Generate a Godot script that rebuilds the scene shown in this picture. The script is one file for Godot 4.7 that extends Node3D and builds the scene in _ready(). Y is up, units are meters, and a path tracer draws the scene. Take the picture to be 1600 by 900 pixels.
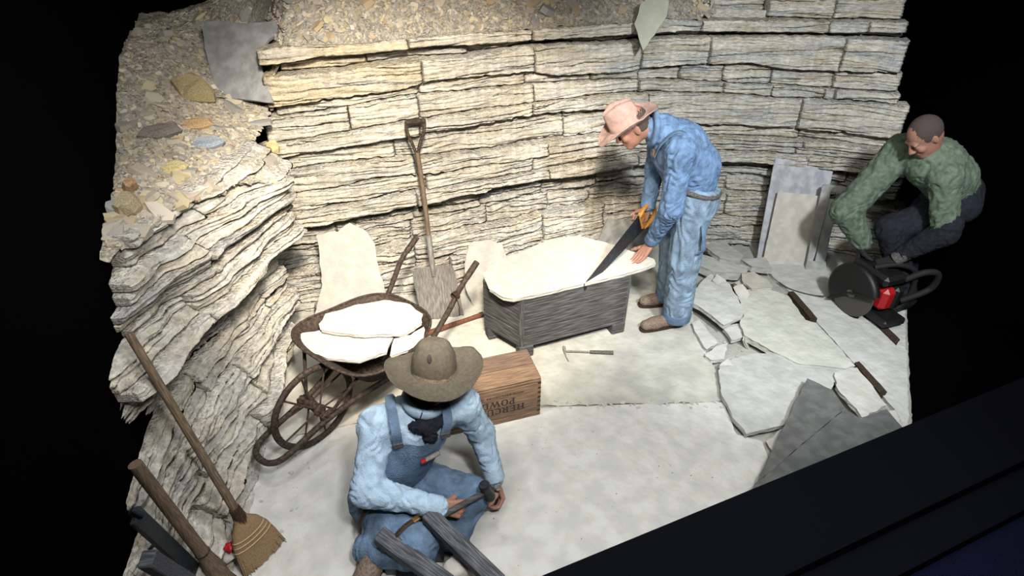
extends Node3D
# A museum diorama of a flagstone quarry, built object by object.
# Plan coordinates: x = metres to the right, f = metres ahead of the viewer, h = metres above the quarry floor.

func V(x: float, f: float, h: float) -> Vector3:
	return Vector3(x, h, -f)

func setup_view():
	var cam := Camera3D.new()
	cam.name = "Camera"
	cam.position = V(0, 0, 2.57)
	cam.rotation_degrees = Vector3(-35, 0, 0)
	cam.fov = 53.07
	cam.near = 0.05
	cam.far = 60.0
	add_child(cam)
	cam.current = true
	var env := Environment.new()
	env.background_mode = Environment.BG_COLOR
	env.background_color = Color(0, 0, 0)
	env.tonemap_mode = Environment.TONE_MAPPER_LINEAR
	env.tonemap_exposure = 1.1
	env.sdfgi_enabled = true
	env.ssao_enabled = true
	env.ssil_enabled = true
	var we := WorldEnvironment.new()
	we.name = "WorldEnvironment"
	we.environment = env
	add_child(we)

# the show lamps on the ceiling track: position, aim, energy, colour, cone, lens radius
const LAMPS = [
	[[0.10, 0.45, 3.5], [-0.55, 3.55, 0.70], 33.0, [1.0, 0.95, 0.87], 24.0, "aimed at the wheelbarrow"],
	[[0.55, 0.2, 3.5], [0.3, 1.75, 0.0], 8.5, [1.0, 1.0, 1.0], 33.0, "aimed at the middle of the floor"],
	[[1.6, 0.4, 3.5], [1.9, 3.95, 0.55], 19.0, [0.97, 0.99, 1.0], 27.0, "aimed at the power saw"],
	[[-0.7, 1.9, 3.5], [-0.5, 1.8, 0.0], 2.5, [0.97, 0.98, 1.0], 42.0, "above the seated man"],
	[[0.45, 0.15, 3.3], [-1.7, 3.0, 1.2], 5.0, [1.0, 0.98, 0.95], 24.0, "aimed at the left ledge"],
]
# a soft fill panel added out of view above the visitors: position, aim, size, energy
const FILL_PANEL = [[0.3, 1.15, 3.65], [0.3, 3.0, 0.6], [3.0, 0.8], 7.5]

# ---------------------------------------------------------------- names and notes
var taken := {}
func numbered(called: String) -> String:
	if not taken.has(called):
		taken[called] = 0
		return called
	taken[called] += 1
	return "%s_%03d" % [called, taken[called]]

func thing(called: String, label: String, category: String, at := Vector3.ZERO, group := "") -> Node3D:
	var o := Node3D.new()
	o.name = numbered(called)
	add_child(o)
	o.position = at
	tag(o, label, category, group)
	return o

func tag(o: Node, label: String, category: String, group := ""):
	o.set_meta("label", label)
	o.set_meta("category", category)
	if group != "":
		o.set_meta("group", group)

func struct(called: String, label := "") -> Node3D:
	var o := Node3D.new()
	o.name = numbered(called)
	add_child(o)
	o.set_meta("kind", "structure")
	if label != "":
		o.set_meta("label", label)
	return o

# ---------------------------------------------------------------- mesh builder
class MB:
	var v := PackedVector3Array()
	var n := PackedVector3Array()
	var c := PackedColorArray()
	var ix := PackedInt32Array()
	var xf := Transform3D.IDENTITY
	var col := Color(1, 1, 1)
	func tri(a: Vector3, b: Vector3, d: Vector3):
		var A := xf * a; var B := xf * b; var D := xf * d
		var m := (D - A).cross(B - A)
		if m.length_squared() < 1e-16:
			return
		m = m.normalized()
		var k := v.size()
		v.append(A); v.append(B); v.append(D)
		n.append(m); n.append(m); n.append(m)
		c.append(col); c.append(col); c.append(col)
		ix.append(k); ix.append(k + 1); ix.append(k + 2)
	func quad(a: Vector3, b: Vector3, d: Vector3, e: Vector3):
		tri(a, b, d); tri(a, d, e)
	func fan(pts: Array, flip := false):
		for i in range(1, pts.size() - 1):
			if flip:
				tri(pts[0], pts[i + 1], pts[i])
			else:
				tri(pts[0], pts[i], pts[i + 1])
	# nu columns x nv rows, smooth
	func grid(P: PackedVector3Array, nu: int, nv: int, wrap := false, cols := PackedColorArray()):
		var k := v.size()
		var nn := PackedVector3Array()
		nn.resize(nu * nv)
		var Q := PackedVector3Array()
		Q.resize(nu * nv)
		for i in nu * nv:
			Q[i] = xf * P[i]
		var lim := nu if wrap else nu - 1
		for j in nv - 1:
			for i in lim:
				var i2 := (i + 1) % nu
				var a := j * nu + i
				var b := j * nu + i2
				var d := a + nu
				var e := b + nu
				var m := (Q[d] - Q[b]).cross(Q[e] - Q[a])
				nn[a] += m; nn[b] += m; nn[d] += m; nn[e] += m
				ix.append(k + a); ix.append(k + b); ix.append(k + e)
				ix.append(k + a); ix.append(k + e); ix.append(k + d)
		for i in nu * nv:
			var m2 := nn[i]
			n.append((-m2).normalized() if m2.length_squared() > 1e-20 else Vector3.UP)
		# the winding above is (a, b, e): keep the normal on the clockwise side
		for i in nu * nv:
			n[k + i] = -n[k + i]
		v.append_array(Q)
		if cols.size() == nu * nv:
			c.append_array(cols)
		else:
			for i in nu * nv:
				c.append(col)
	func box(o: Vector3, s: Vector3, b := Basis.IDENTITY, bev := 0.004):
		var h := s * 0.5
		bev = minf(bev, minf(h.x, minf(h.y, h.z)) * 0.9)
		var fc := []
		var dirs := [Vector3(1, 0, 0), Vector3(-1, 0, 0), Vector3(0, 1, 0), Vector3(0, -1, 0), Vector3(0, 0, 1), Vector3(0, 0, -1)]
		for d: Vector3 in dirs:
			var u := Vector3(d.y, d.z, d.x).abs()
			var w := d.cross(u)
			var cc := d * h
			var uu := u * (h - Vector3(bev, bev, bev))
			var ww := w * (h - Vector3(bev, bev, bev))
			fc.append([cc - uu - ww, cc + uu - ww, cc + uu + ww, cc - uu + ww])
			_out(o, b, fc[-1])
		for i in 6:
			for j in range(i + 1, 6):
				var di: Vector3 = dirs[i]; var dj: Vector3 = dirs[j]
				if absf(di.dot(dj)) > 0.5:
					continue
				var t := di.cross(dj).abs()
				var hh := h - Vector3(bev, bev, bev)
				var e1 := di * h + dj * hh; var e2 := di * hh + dj * h
				var tt := t * hh
				_out(o, b, [e1 - tt, e1 + tt, e2 + tt, e2 - tt])
		for sx in [-1.0, 1.0]:
			for sy in [-1.0, 1.0]:
				for sz in [-1.0, 1.0]:
					var q := Vector3(sx, sy, sz)
					var hb := h - Vector3(bev, bev, bev)
					_out(o, b, [Vector3(h.x, hb.y, hb.z) * q, Vector3(hb.x, h.y, hb.z) * q, Vector3(hb.x, hb.y, h.z) * q])
	func _out(o: Vector3, b: Basis, p: Array):
		var m := Vector3.ZERO
		for q: Vector3 in p:
			m += q
		var nrm: Vector3 = (p[2] - p[0]).cross(p[1] - p[0])
		var pts := []
		for q: Vector3 in p:
			pts.append(o + b * q)
		fan(pts, nrm.dot(m) < 0.0)
	# an extruded convex-ish outline between two rings of the same length (bottom, top)
	func prism(bot: Array, top: Array):
		var m := bot.size()
		for i in m:
			var j := (i + 1) % m
			quad(bot[i], top[i], top[j], bot[j])
		fan(top); fan(bot, true)
	func tube(path: Array, rad: Array, sides := 10, caps := true, flat := 1.0):
		var np := path.size()
		var P := PackedVector3Array()
		var t0: Vector3 = (path[1] - path[0]).normalized()
		var u := t0.cross(Vector3.UP)
		if u.length() < 0.1:
			u = t0.cross(Vector3.RIGHT)
		u = u.normalized()
		var rings := []
		for i in np:
			var a: Vector3 = path[maxi(i - 1, 0)]
			var b: Vector3 = path[mini(i + 1, np - 1)]
			var t := (b - a).normalized()
			u = (u - t * u.dot(t)).normalized()
			var w := t.cross(u)
			var r: float = rad[mini(i, rad.size() - 1)]
			var ring := []
			for k in sides:
				var an := TAU * k / sides
				var q: Vector3 = path[i] + u * cos(an) * r + w * sin(an) * r * flat
				P.append(q); ring.append(q)
			rings.append(ring)
		grid(P, sides, np, true)
		if caps:
			fan(rings[0]); fan(rings[-1], true)
	func lathe(prof: Array, sides := 24, b := Basis.IDENTITY, o := Vector3.ZERO):
		var P := PackedVector3Array()
		for p in prof:
			for k in sides:
				var an := TAU * k / sides
				P.append(o + b * Vector3(p[0] * cos(an), p[1], p[0] * sin(an)))
		grid(P, sides, prof.size(), true)
	# a broken stone slab: outline in the local x / z plane, bottom y = 0, top y = thick
	func slab(poly: PackedVector2Array, thick: float, jag: float, sd: int, bev := 0.004, step := 0.03):
		var r := RandomNumberGenerator.new()
		r.seed = sd
		var area := 0.0
		for i in poly.size():
			var p := poly[i]; var q := poly[(i + 1) % poly.size()]
			area += p.x * q.y - q.x * p.y
		var src := poly.duplicate()
		if area < 0:
			src.reverse()
		var pts := PackedVector2Array()
		for i in src.size():
			var p := src[i]; var q := src[(i + 1) % src.size()]
			var m := maxi(1, int(p.distance_to(q) / step))
			var nr := (q - p).orthogonal().normalized()
			var wob := 0.0
			for k in m:
				wob = wob * 0.5 + r.randf_range(-jag, jag)
				var s := 0.0 if k == 0 else wob
				pts.append(p.lerp(q, (k + (r.randf_range(-0.3, 0.3) if k > 0 else 0.0)) / m) + nr * s)
		var cnt := pts.size()
		var tr := Geometry2D.triangulate_polygon(pts)
		if tr.is_empty():
			print("slab outline ", sd, " kept plain")
			pts = src; cnt = pts.size(); tr = Geometry2D.triangulate_polygon(pts)
		var ins := PackedVector2Array()
		for i in cnt:
			var a := pts[(i + cnt - 1) % cnt]; var b2 := pts[i]; var d := pts[(i + 1) % cnt]
			var nn := ((b2 - a).orthogonal().normalized() + (d - b2).orthogonal().normalized())
			nn = nn.normalized() if nn.length() > 0.2 else Vector2.ZERO
			ins.append(b2 - nn * bev * r.randf_range(0.4, 1.8) * _sgn())
		for k in range(0, tr.size(), 3):
			var a2 := ins[tr[k]]; var b3 := ins[tr[k + 1]]; var d2 := ins[tr[k + 2]]
			_up(Vector3(a2.x, thick, a2.y), Vector3(b3.x, thick, b3.y), Vector3(d2.x, thick, d2.y), 1.0)
			a2 = pts[tr[k]]; b3 = pts[tr[k + 1]]; d2 = pts[tr[k + 2]]
			_up(Vector3(a2.x, 0, a2.y), Vector3(b3.x, 0, b3.y), Vector3(d2.x, 0, d2.y), -1.0)
		var mid := PackedVector2Array()
		for i in cnt:
			mid.append(pts[i] + Vector2(r.randf_range(-1, 1), r.randf_range(-1, 1)) * minf(jag, 0.004))
		for i in cnt:
			var j := (i + 1) % cnt
			var yt := thick - minf(bev, thick * 0.3)
			var ym := thick * 0.5
			quad(Vector3(ins[i].x, thick, ins[i].y), Vector3(ins[j].x, thick, ins[j].y), Vector3(pts[j].x, yt, pts[j].y), Vector3(pts[i].x, yt, pts[i].y))
			quad(Vector3(pts[i].x, yt, pts[i].y), Vector3(pts[j].x, yt, pts[j].y), Vector3(mid[j].x, ym, mid[j].y), Vector3(mid[i].x, ym, mid[i].y))
			quad(Vector3(mid[i].x, ym, mid[i].y), Vector3(mid[j].x, ym, mid[j].y), Vector3(pts[j].x, 0, pts[j].y), Vector3(pts[i].x, 0, pts[i].y))
	func _sgn() -> float:
		return -1.0
	func _up(a: Vector3, b: Vector3, d: Vector3, s: float):
		var m := (d - a).cross(b - a)
		if m.y * s >= 0.0:
			tri(a, b, d)
		else:
			tri(a, d, b)
	func mesh() -> ArrayMesh:
		var am := ArrayMesh.new()
		var arr := []
		arr.resize(Mesh.ARRAY_MAX)
		arr[Mesh.ARRAY_VERTEX] = v
		arr[Mesh.ARRAY_NORMAL] = n
		arr[Mesh.ARRAY_COLOR] = c
		arr[Mesh.ARRAY_INDEX] = ix
		am.add_surface_from_arrays(Mesh.PRIMITIVE_TRIANGLES, arr)
		return am

func put(b: MB, called: String, m: Material, parent: Node = null) -> MeshInstance3D:
	return put_mesh(b.mesh(), called, m, parent)

func put_mesh(me: Mesh, called: String, m: Material, parent: Node = null) -> MeshInstance3D:
	var o := MeshInstance3D.new()
	o.mesh = me
	o.material_override = m
	o.cast_shadow = GeometryInstance3D.SHADOW_CASTING_SETTING_ON
	if parent == null:
		o.name = numbered(called)
		add_child(o)
	else:
		o.name = called
		parent.add_child(o, true)
	return o

func sub(parent: Node3D, called: String) -> Node3D:
	var o := Node3D.new()
	o.name = called
	parent.add_child(o, true)
	return o

# a smooth path through points
func curve(pts: Array, per := 6) -> Array:
	var out := []
	for i in pts.size() - 1:
		var p0: Vector3 = pts[maxi(i - 1, 0)]
		var p1: Vector3 = pts[i]
		var p2: Vector3 = pts[i + 1]
		var p3: Vector3 = pts[mini(i + 2, pts.size() - 1)]
		for k in per:
			out.append(p1.cubic_interpolate(p2, p0, p3, float(k) / per))
	out.append(pts[-1])
	return out

func poly(a: Array) -> PackedVector2Array:
	var p := PackedVector2Array()
	for i in range(0, a.size(), 2):
		p.append(Vector2(a[i], a[i + 1]))
	return p

# ---------------------------------------------------------------- materials
var M := {}
func ramp(cols: Array, offs: Array) -> Gradient:
	var g := Gradient.new()
	g.offsets = PackedFloat32Array(offs)
	var pc := PackedColorArray()
	for q in cols:
		pc.append(q)
	g.colors = pc
	return g

func noise_tex(freq: float, oct: int, g: Gradient, sd := 1, size := 512, kind := FastNoiseLite.TYPE_SIMPLEX_SMOOTH) -> NoiseTexture2D:
	var f := FastNoiseLite.new()
	f.noise_type = kind
	f.frequency = freq
	f.fractal_octaves = oct
	f.seed = sd
	var t := NoiseTexture2D.new()
	t.width = size; t.height = size
	t.seamless = true
	t.noise = f
	if g:
		t.color_ramp = g
	return t

func normal_tex(freq: float, oct: int, strength: float, sd := 1, size := 512) -> NoiseTexture2D:
	var t := noise_tex(freq, oct, null, sd, size)
	t.as_normal_map = true
	t.bump_strength = strength
	return t

# base colour (sRGB) varied by noise between lo and hi times the base
func stuff_mat(base: Color, lo: float, hi: float, freq: float, scale: Vector3, rough: float, world := false, bump := 0.0, bfreq := 0.05, vc := false, sd := 1, metal := 0.0) -> StandardMaterial3D:
	var m := StandardMaterial3D.new()
	m.albedo_color = base
	var g := ramp([Color(lo, lo, lo), Color((lo + hi) * 0.5, (lo + hi) * 0.5, (lo + hi) * 0.49), Color(hi, hi, hi)], [0.25, 0.5, 0.75])
	m.albedo_texture = noise_tex(freq, 5, g, sd, 512)
	m.uv1_triplanar = true
	m.uv1_world_triplanar = world
	m.uv1_scale = scale
	m.roughness = rough
	m.metallic = metal
	m.metallic_specular = 0.35
	m.vertex_color_use_as_albedo = vc
	if bump > 0.0:
		m.normal_enabled = true
		m.normal_texture = normal_tex(bfreq, 4, 6.0, sd + 7, 512)
		m.normal_scale = bump
	return m

func plain(base: Color, rough: float, metal := 0.0) -> StandardMaterial3D:
	var m := StandardMaterial3D.new()
	m.albedo_color = base
	m.roughness = rough
	m.metallic = metal
	return m

func make_materials():
	M.rock = stuff_mat(Color(1, 1, 1), 0.8, 1.0, 0.03, Vector3(1.2, 5, 1.2), 0.95, true, 1.6, 0.06, true, 3)
	M.rubble = stuff_mat(Color(1, 1, 1), 0.6, 1.0, 0.05, Vector3(2, 2, 2), 0.95, true, 1.0, 0.09, true, 5)
	M.chip = stuff_mat(Color(1, 1, 1), 0.75, 1.0, 0.03, Vector3(6, 6, 6), 0.95, false, 0.6, 0.06, true, 6)
	M.floor = stuff_mat(Color(0.755, 0.755, 0.745), 0.93, 1.0, 0.025, Vector3(0.5, 0.5, 0.5), 0.85, true, 0.25, 0.05, true, 11)
	M.pale = stuff_mat(Color(0.72, 0.705, 0.68), 0.93, 1.0, 0.012, Vector3(1.5, 1.5, 1.5), 0.85, false, 0.25, 0.05, true, 12)
	M.slate = stuff_mat(Color(0.60, 0.60, 0.60), 0.8, 1.0, 0.012, Vector3(1.5, 1.5, 1.5), 0.85, false, 0.3, 0.05, true, 13)
	M.darkslate = stuff_mat(Color(0.38, 0.385, 0.385), 0.86, 1.0, 0.012, Vector3(1.5, 1.5, 1.5), 0.85, false, 0.3, 0.05, true, 14)
	M.greywood = stuff_mat(Color(0.36, 0.36, 0.365), 0.62, 1.0, 0.02, Vector3(0.5, 7, 7), 0.9, false, 0.5, 0.03, false, 21)
	M.railwood = stuff_mat(Color(0.36, 0.37, 0.40), 0.6, 1.0, 0.02, Vector3(14, 14, 0.8), 0.85, false, 0.6, 0.03, false, 22)
	M.cratewood = stuff_mat(Color(0.51, 0.42, 0.35), 0.74, 1.0, 0.02, Vector3(0.7, 12, 12), 0.85, false, 0.4, 0.03, false, 23)
	M.ink = plain(Color(0.16, 0.12, 0.12), 0.8)
	M.handle = stuff_mat(Color(0.47, 0.40, 0.33), 0.65, 1.0, 0.02, Vector3(14, 1.2, 14), 0.7, false, 0.4, 0.03, false, 24)
	M.redwood = stuff_mat(Color(0.50, 0.33, 0.25), 0.65, 1.0, 0.02, Vector3(6, 6, 6), 0.7, false, 0.3, 0.03, false, 25)
	M.yellowwood = stuff_mat(Color(0.80, 0.58, 0.30), 0.75, 1.0, 0.02, Vector3(6, 20, 6), 0.5, false, 0.2, 0.03, false, 26)
	M.rust = stuff_mat(Color(0.33, 0.28, 0.25), 0.55, 1.0, 0.02, Vector3(4, 4, 4), 0.75, false, 0.6, 0.06, false, 31, 0.3)
	M.oldsteel = stuff_mat(Color(0.56, 0.545, 0.53), 0.72, 1.0, 0.03, Vector3(5, 0.8, 5), 0.65, false, 0.15, 0.06, false, 32, 0.1)
	M.bluesteel = stuff_mat(Color(0.20, 0.22, 0.25), 0.8, 1.0, 0.02, Vector3(3, 3, 3), 0.45, false, 0.2, 0.06, false, 33, 0.5)
	M.bright = plain(Color(0.75, 0.75, 0.74), 0.3, 0.9)
	M.black = plain(Color(0.045, 0.045, 0.05), 0.55)
	M.rubber = plain(Color(0.05, 0.05, 0.055), 0.8)
	M.red = plain(Color(0.60, 0.08, 0.09), 0.45)
	M.matte = plain(Color(0.012, 0.013, 0.018), 0.9)
	M.ledge = plain(Color(0.03, 0.033, 0.05), 0.75)
	M.carpet = stuff_mat(Color(0.07, 0.09, 0.17), 0.4, 1.0, 0.2, Vector3(3, 3, 3), 1.0, true, 0.5, 0.2, false, 41)
	M.straw = stuff_mat(Color(0.66, 0.55, 0.42), 0.6, 1.0, 0.05, Vector3(30, 2, 30), 0.9, false, 0.9, 0.05, false, 42)
	M.twine = plain(Color(0.66, 0.56, 0.42), 0.9)
	M.denim = stuff_mat(Color(0.40, 0.49, 0.60), 0.78, 1.0, 0.012, Vector3(1.6, 1.6, 1.6), 0.95, false, 0.5, 0.12, true, 51)
	M.denimpale = stuff_mat(Color(0.525, 0.61, 0.70), 0.76, 1.0, 0.012, Vector3(1.6, 1.6, 1.6), 0.95, false, 0.5, 0.12, true, 52)
	M.shirtblue = stuff_mat(Color(0.445, 0.56, 0.715), 0.76, 1.0, 0.014, Vector3(2.2, 2.2, 2.2), 0.95, false, 0.5, 0.12, true, 53)
	M.shirtpale = stuff_mat(Color(0.66, 0.755, 0.85), 0.86, 1.0, 0.014, Vector3(2.2, 2.2, 2.2), 0.95, false, 0.5, 0.12, true, 54)
	M.skin = stuff_mat(Color(0.60, 0.44, 0.38), 0.85, 1.0, 0.03, Vector3(8, 8, 8), 0.6, false, 0.2, 0.08, true, 55)
	M.hair = plain(Color(0.24, 0.20, 0.18), 0.9)
	M.pinkfelt = stuff_mat(Color(0.66, 0.55, 0.525), 0.9, 1.0, 0.02, Vector3(3, 3, 3), 1.0, false, 0.4, 0.1, true, 56)
	M.brownfelt = stuff_mat(Color(0.335, 0.315, 0.28), 0.86, 1.0, 0.02, Vector3(4, 4, 4), 1.0, false, 0.5, 0.1, true, 57)
	M.boot = stuff_mat(Color(0.52, 0.45, 0.40), 0.7, 1.0, 0.03, Vector3(5, 5, 5), 0.7, false, 0.4, 0.06, true, 58)
	M.leather = stuff_mat(Color(0.27, 0.20, 0.16), 0.6, 1.0, 0.03, Vector3(6, 6, 6), 0.65, false, 0.4, 0.06, false, 59)
	M.greycloth = stuff_mat(Color(0.42, 0.41, 0.40), 0.6, 1.0, 0.03, Vector3(5, 5, 5), 0.9, false, 0.4, 0.1, true, 60)
	M.green = stuff_mat(Color(0.40, 0.46, 0.40), 0.75, 1.0, 0.015, Vector3(2.5, 2.5, 2.5), 0.95, false, 0.5, 0.1, true, 61)
	M.navy = stuff_mat(Color(0.13, 0.14, 0.18), 0.7, 1.0, 0.02, Vector3(3, 3, 3), 0.9, false, 0.5, 0.1, true, 62)
	M.brass = plain(Color(0.72, 0.60, 0.38), 0.35, 0.9)
	for key in ["rock", "rubble", "matte", "ledge", "carpet"]:
		M[key].metallic_specular = 0.2 if key == "rock" or key == "rubble" else 0.05

# ---------------------------------------------------------------- the quarry wall at the back
const BASE = [[-2.3, 3.25], [-1.8, 3.32], [-1.45, 3.42], [-0.9, 3.55], [-0.3, 3.78], [0.3, 4.05], [0.9, 4.28], [1.5, 4.38], [2.2, 4.36], [2.8, 4.22], [3.4, 4.0]]
const LEAN := 0.12
const WALL_LEN := 5.945
# heights of the bedding planes at 26 stations along the wall, top to bottom
const ROWS = [
	[1.740,1.740,1.740,1.740,1.783,1.785,1.774,1.788,1.788,1.786,1.777,1.770,1.774,1.769,1.764,1.785,1.769,1.759,1.762,1.762,1.758,1.767,1.774,1.774,1.774,1.774],
	[1.676,1.676,1.676,1.676,1.685,1.712,1.715,1.720,1.720,1.709,1.703,1.700,1.694,1.686,1.679,1.679,1.684,1.677,1.675,1.677,1.679,1.687,1.697,1.697,1.697,1.697],
	[1.623,1.623,1.623,1.623,1.626,1.631,1.640,1.652,1.654,1.647,1.656,1.670,1.664,1.647,1.630,1.654,1.651,1.651,1.653,1.655,1.657,1.659,1.660,1.660,1.660,1.660],
	[1.437,1.437,1.437,1.437,1.442,1.464,1.476,1.481,1.515,1.513,1.507,1.500,1.451,1.442,1.434,1.454,1.457,1.460,1.466,1.422,1.422,1.426,1.433,1.435,1.435,1.435],
	[1.378,1.378,1.378,1.378,1.381,1.396,1.418,1.436,1.436,1.425,1.419,1.415,1.402,1.388,1.374,1.358,1.341,1.324,1.313,1.305,1.293,1.290,1.293,1.295,1.295,1.295],
	[1.200,1.200,1.200,1.200,1.218,1.244,1.265,1.280,1.287,1.292,1.291,1.289,1.286,1.283,1.279,1.272,1.260,1.247,1.234,1.218,1.216,1.216,1.218,1.219,1.219,1.219],
	[1.111,1.111,1.111,1.111,1.131,1.156,1.173,1.183,1.188,1.195,1.201,1.207,1.197,1.185,1.163,1.118,1.040,1.007,1.001,0.994,0.988,0.982,0.975,0.970,0.970,0.970],
	[1.028,1.028,1.028,1.028,1.032,1.043,1.055,1.043,1.024,1.014,1.005,0.999,0.997,0.996,0.988,0.972,0.946,0.921,0.911,0.905,0.900,0.894,0.889,0.885,0.885,0.885],
	[0.752,0.752,0.752,0.752,0.760,0.782,0.803,0.806,0.804,0.803,0.803,0.803,0.804,0.804,0.804,0.804,0.808,0.812,0.808,0.800,0.792,0.789,0.789,0.789,0.789,0.789],
	[0.639,0.639,0.639,0.639,0.648,0.669,0.691,0.707,0.715,0.723,0.727,0.728,0.716,0.699,0.707,0.716,0.722,0.728,0.724,0.716,0.707,0.698,0.698,0.700,0.701,0.701],
	[0.300,0.300,0.300,0.300,0.319,0.354,0.387,0.412,0.430,0.424,0.418,0.420,0.423,0.424,0.423,0.421,0.427,0.432,0.433,0.423,0.422,0.430,0.438,0.445,0.449,0.449],
	[0.154,0.154,0.154,0.154,0.157,0.185,0.212,0.233,0.251,0.233,0.215,0.199,0.203,0.208,0.214,0.220,0.233,0.246,0.249,0.233,0.227,0.231,0.233,0.226,0.219,0.219],
]
var QX := PackedFloat32Array()
var QF := PackedFloat32Array()
var NX := PackedFloat32Array()
var NF := PackedFloat32Array()
const DS := 0.02
var n_lam := FastNoiseLite.new()
var n_big := FastNoiseLite.new()
var n_chip := FastNoiseLite.new()
var n_col := FastNoiseLite.new()

func prepare_wall():
	n_lam.seed = 11; n_lam.frequency = 1.0; n_lam.fractal_octaves = 3
	n_big.seed = 12; n_big.frequency = 1.0; n_big.fractal_octaves = 3
	n_chip.seed = 13; n_chip.frequency = 1.0; n_chip.fractal_octaves = 2; n_chip.noise_type = FastNoiseLite.TYPE_CELLULAR
	n_chip.cellular_return_type = FastNoiseLite.RETURN_CELL_VALUE
	n_col.seed = 14; n_col.frequency = 1.0; n_col.fractal_octaves = 3
	var pts := []
	for b in BASE:
		pts.append(Vector3(b[0], 0, b[1]))
	var fine := curve(pts, 40)
	var acc := 0.0
	var nxt := 0.0
	for i in fine.size() - 1:
		var a: Vector3 = fine[i]; var b: Vector3 = fine[i + 1]
		var l := a.distance_to(b)
		while nxt <= acc + l:
			var p := a.lerp(b, (nxt - acc) / l)
			QX.append(p.x); QF.append(p.z)
			nxt += DS
		acc += l
	for i in QX.size():
		var i0 := maxi(i - 3, 0); var i1 := mini(i + 3, QX.size() - 1)
		var t := Vector2(QX[i1] - QX[i0], QF[i1] - QF[i0]).normalized()
		NX.append(-t.y); NF.append(t.x)

func wall_pt(s: float, h: float, off: float) -> Vector3:
	var k := clampf(s / DS, 0.0, QX.size() - 1.001)
	var i := int(k); var t := k - i
	var d := LEAN * h - off
	return Vector3(lerpf(QX[i], QX[i + 1], t) + lerpf(NX[i], NX[i + 1], t) * d, h, -(lerpf(QF[i], QF[i + 1], t) + lerpf(NF[i], NF[i + 1], t) * d))

func row_h(k: int, s: float) -> float:
	if k < 0:
		return row_h(0, s) + 0.30
	if k >= ROWS.size():
		return -0.03
	var x := clampf(s / WALL_LEN * 25.0, 0.0, 24.999)
	var i := int(x)
	return lerpf(ROWS[k][i], ROWS[k][i + 1], x - i)

const TAN := Color(0.635, 0.595, 0.53)
const GREY := Color(0.47, 0.46, 0.435)
const BLUEGREY := Color(0.42, 0.43, 0.435)
const BROWN := Color(0.47, 0.415, 0.325)
const OCHRE := Color(0.58, 0.50, 0.38)

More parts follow.
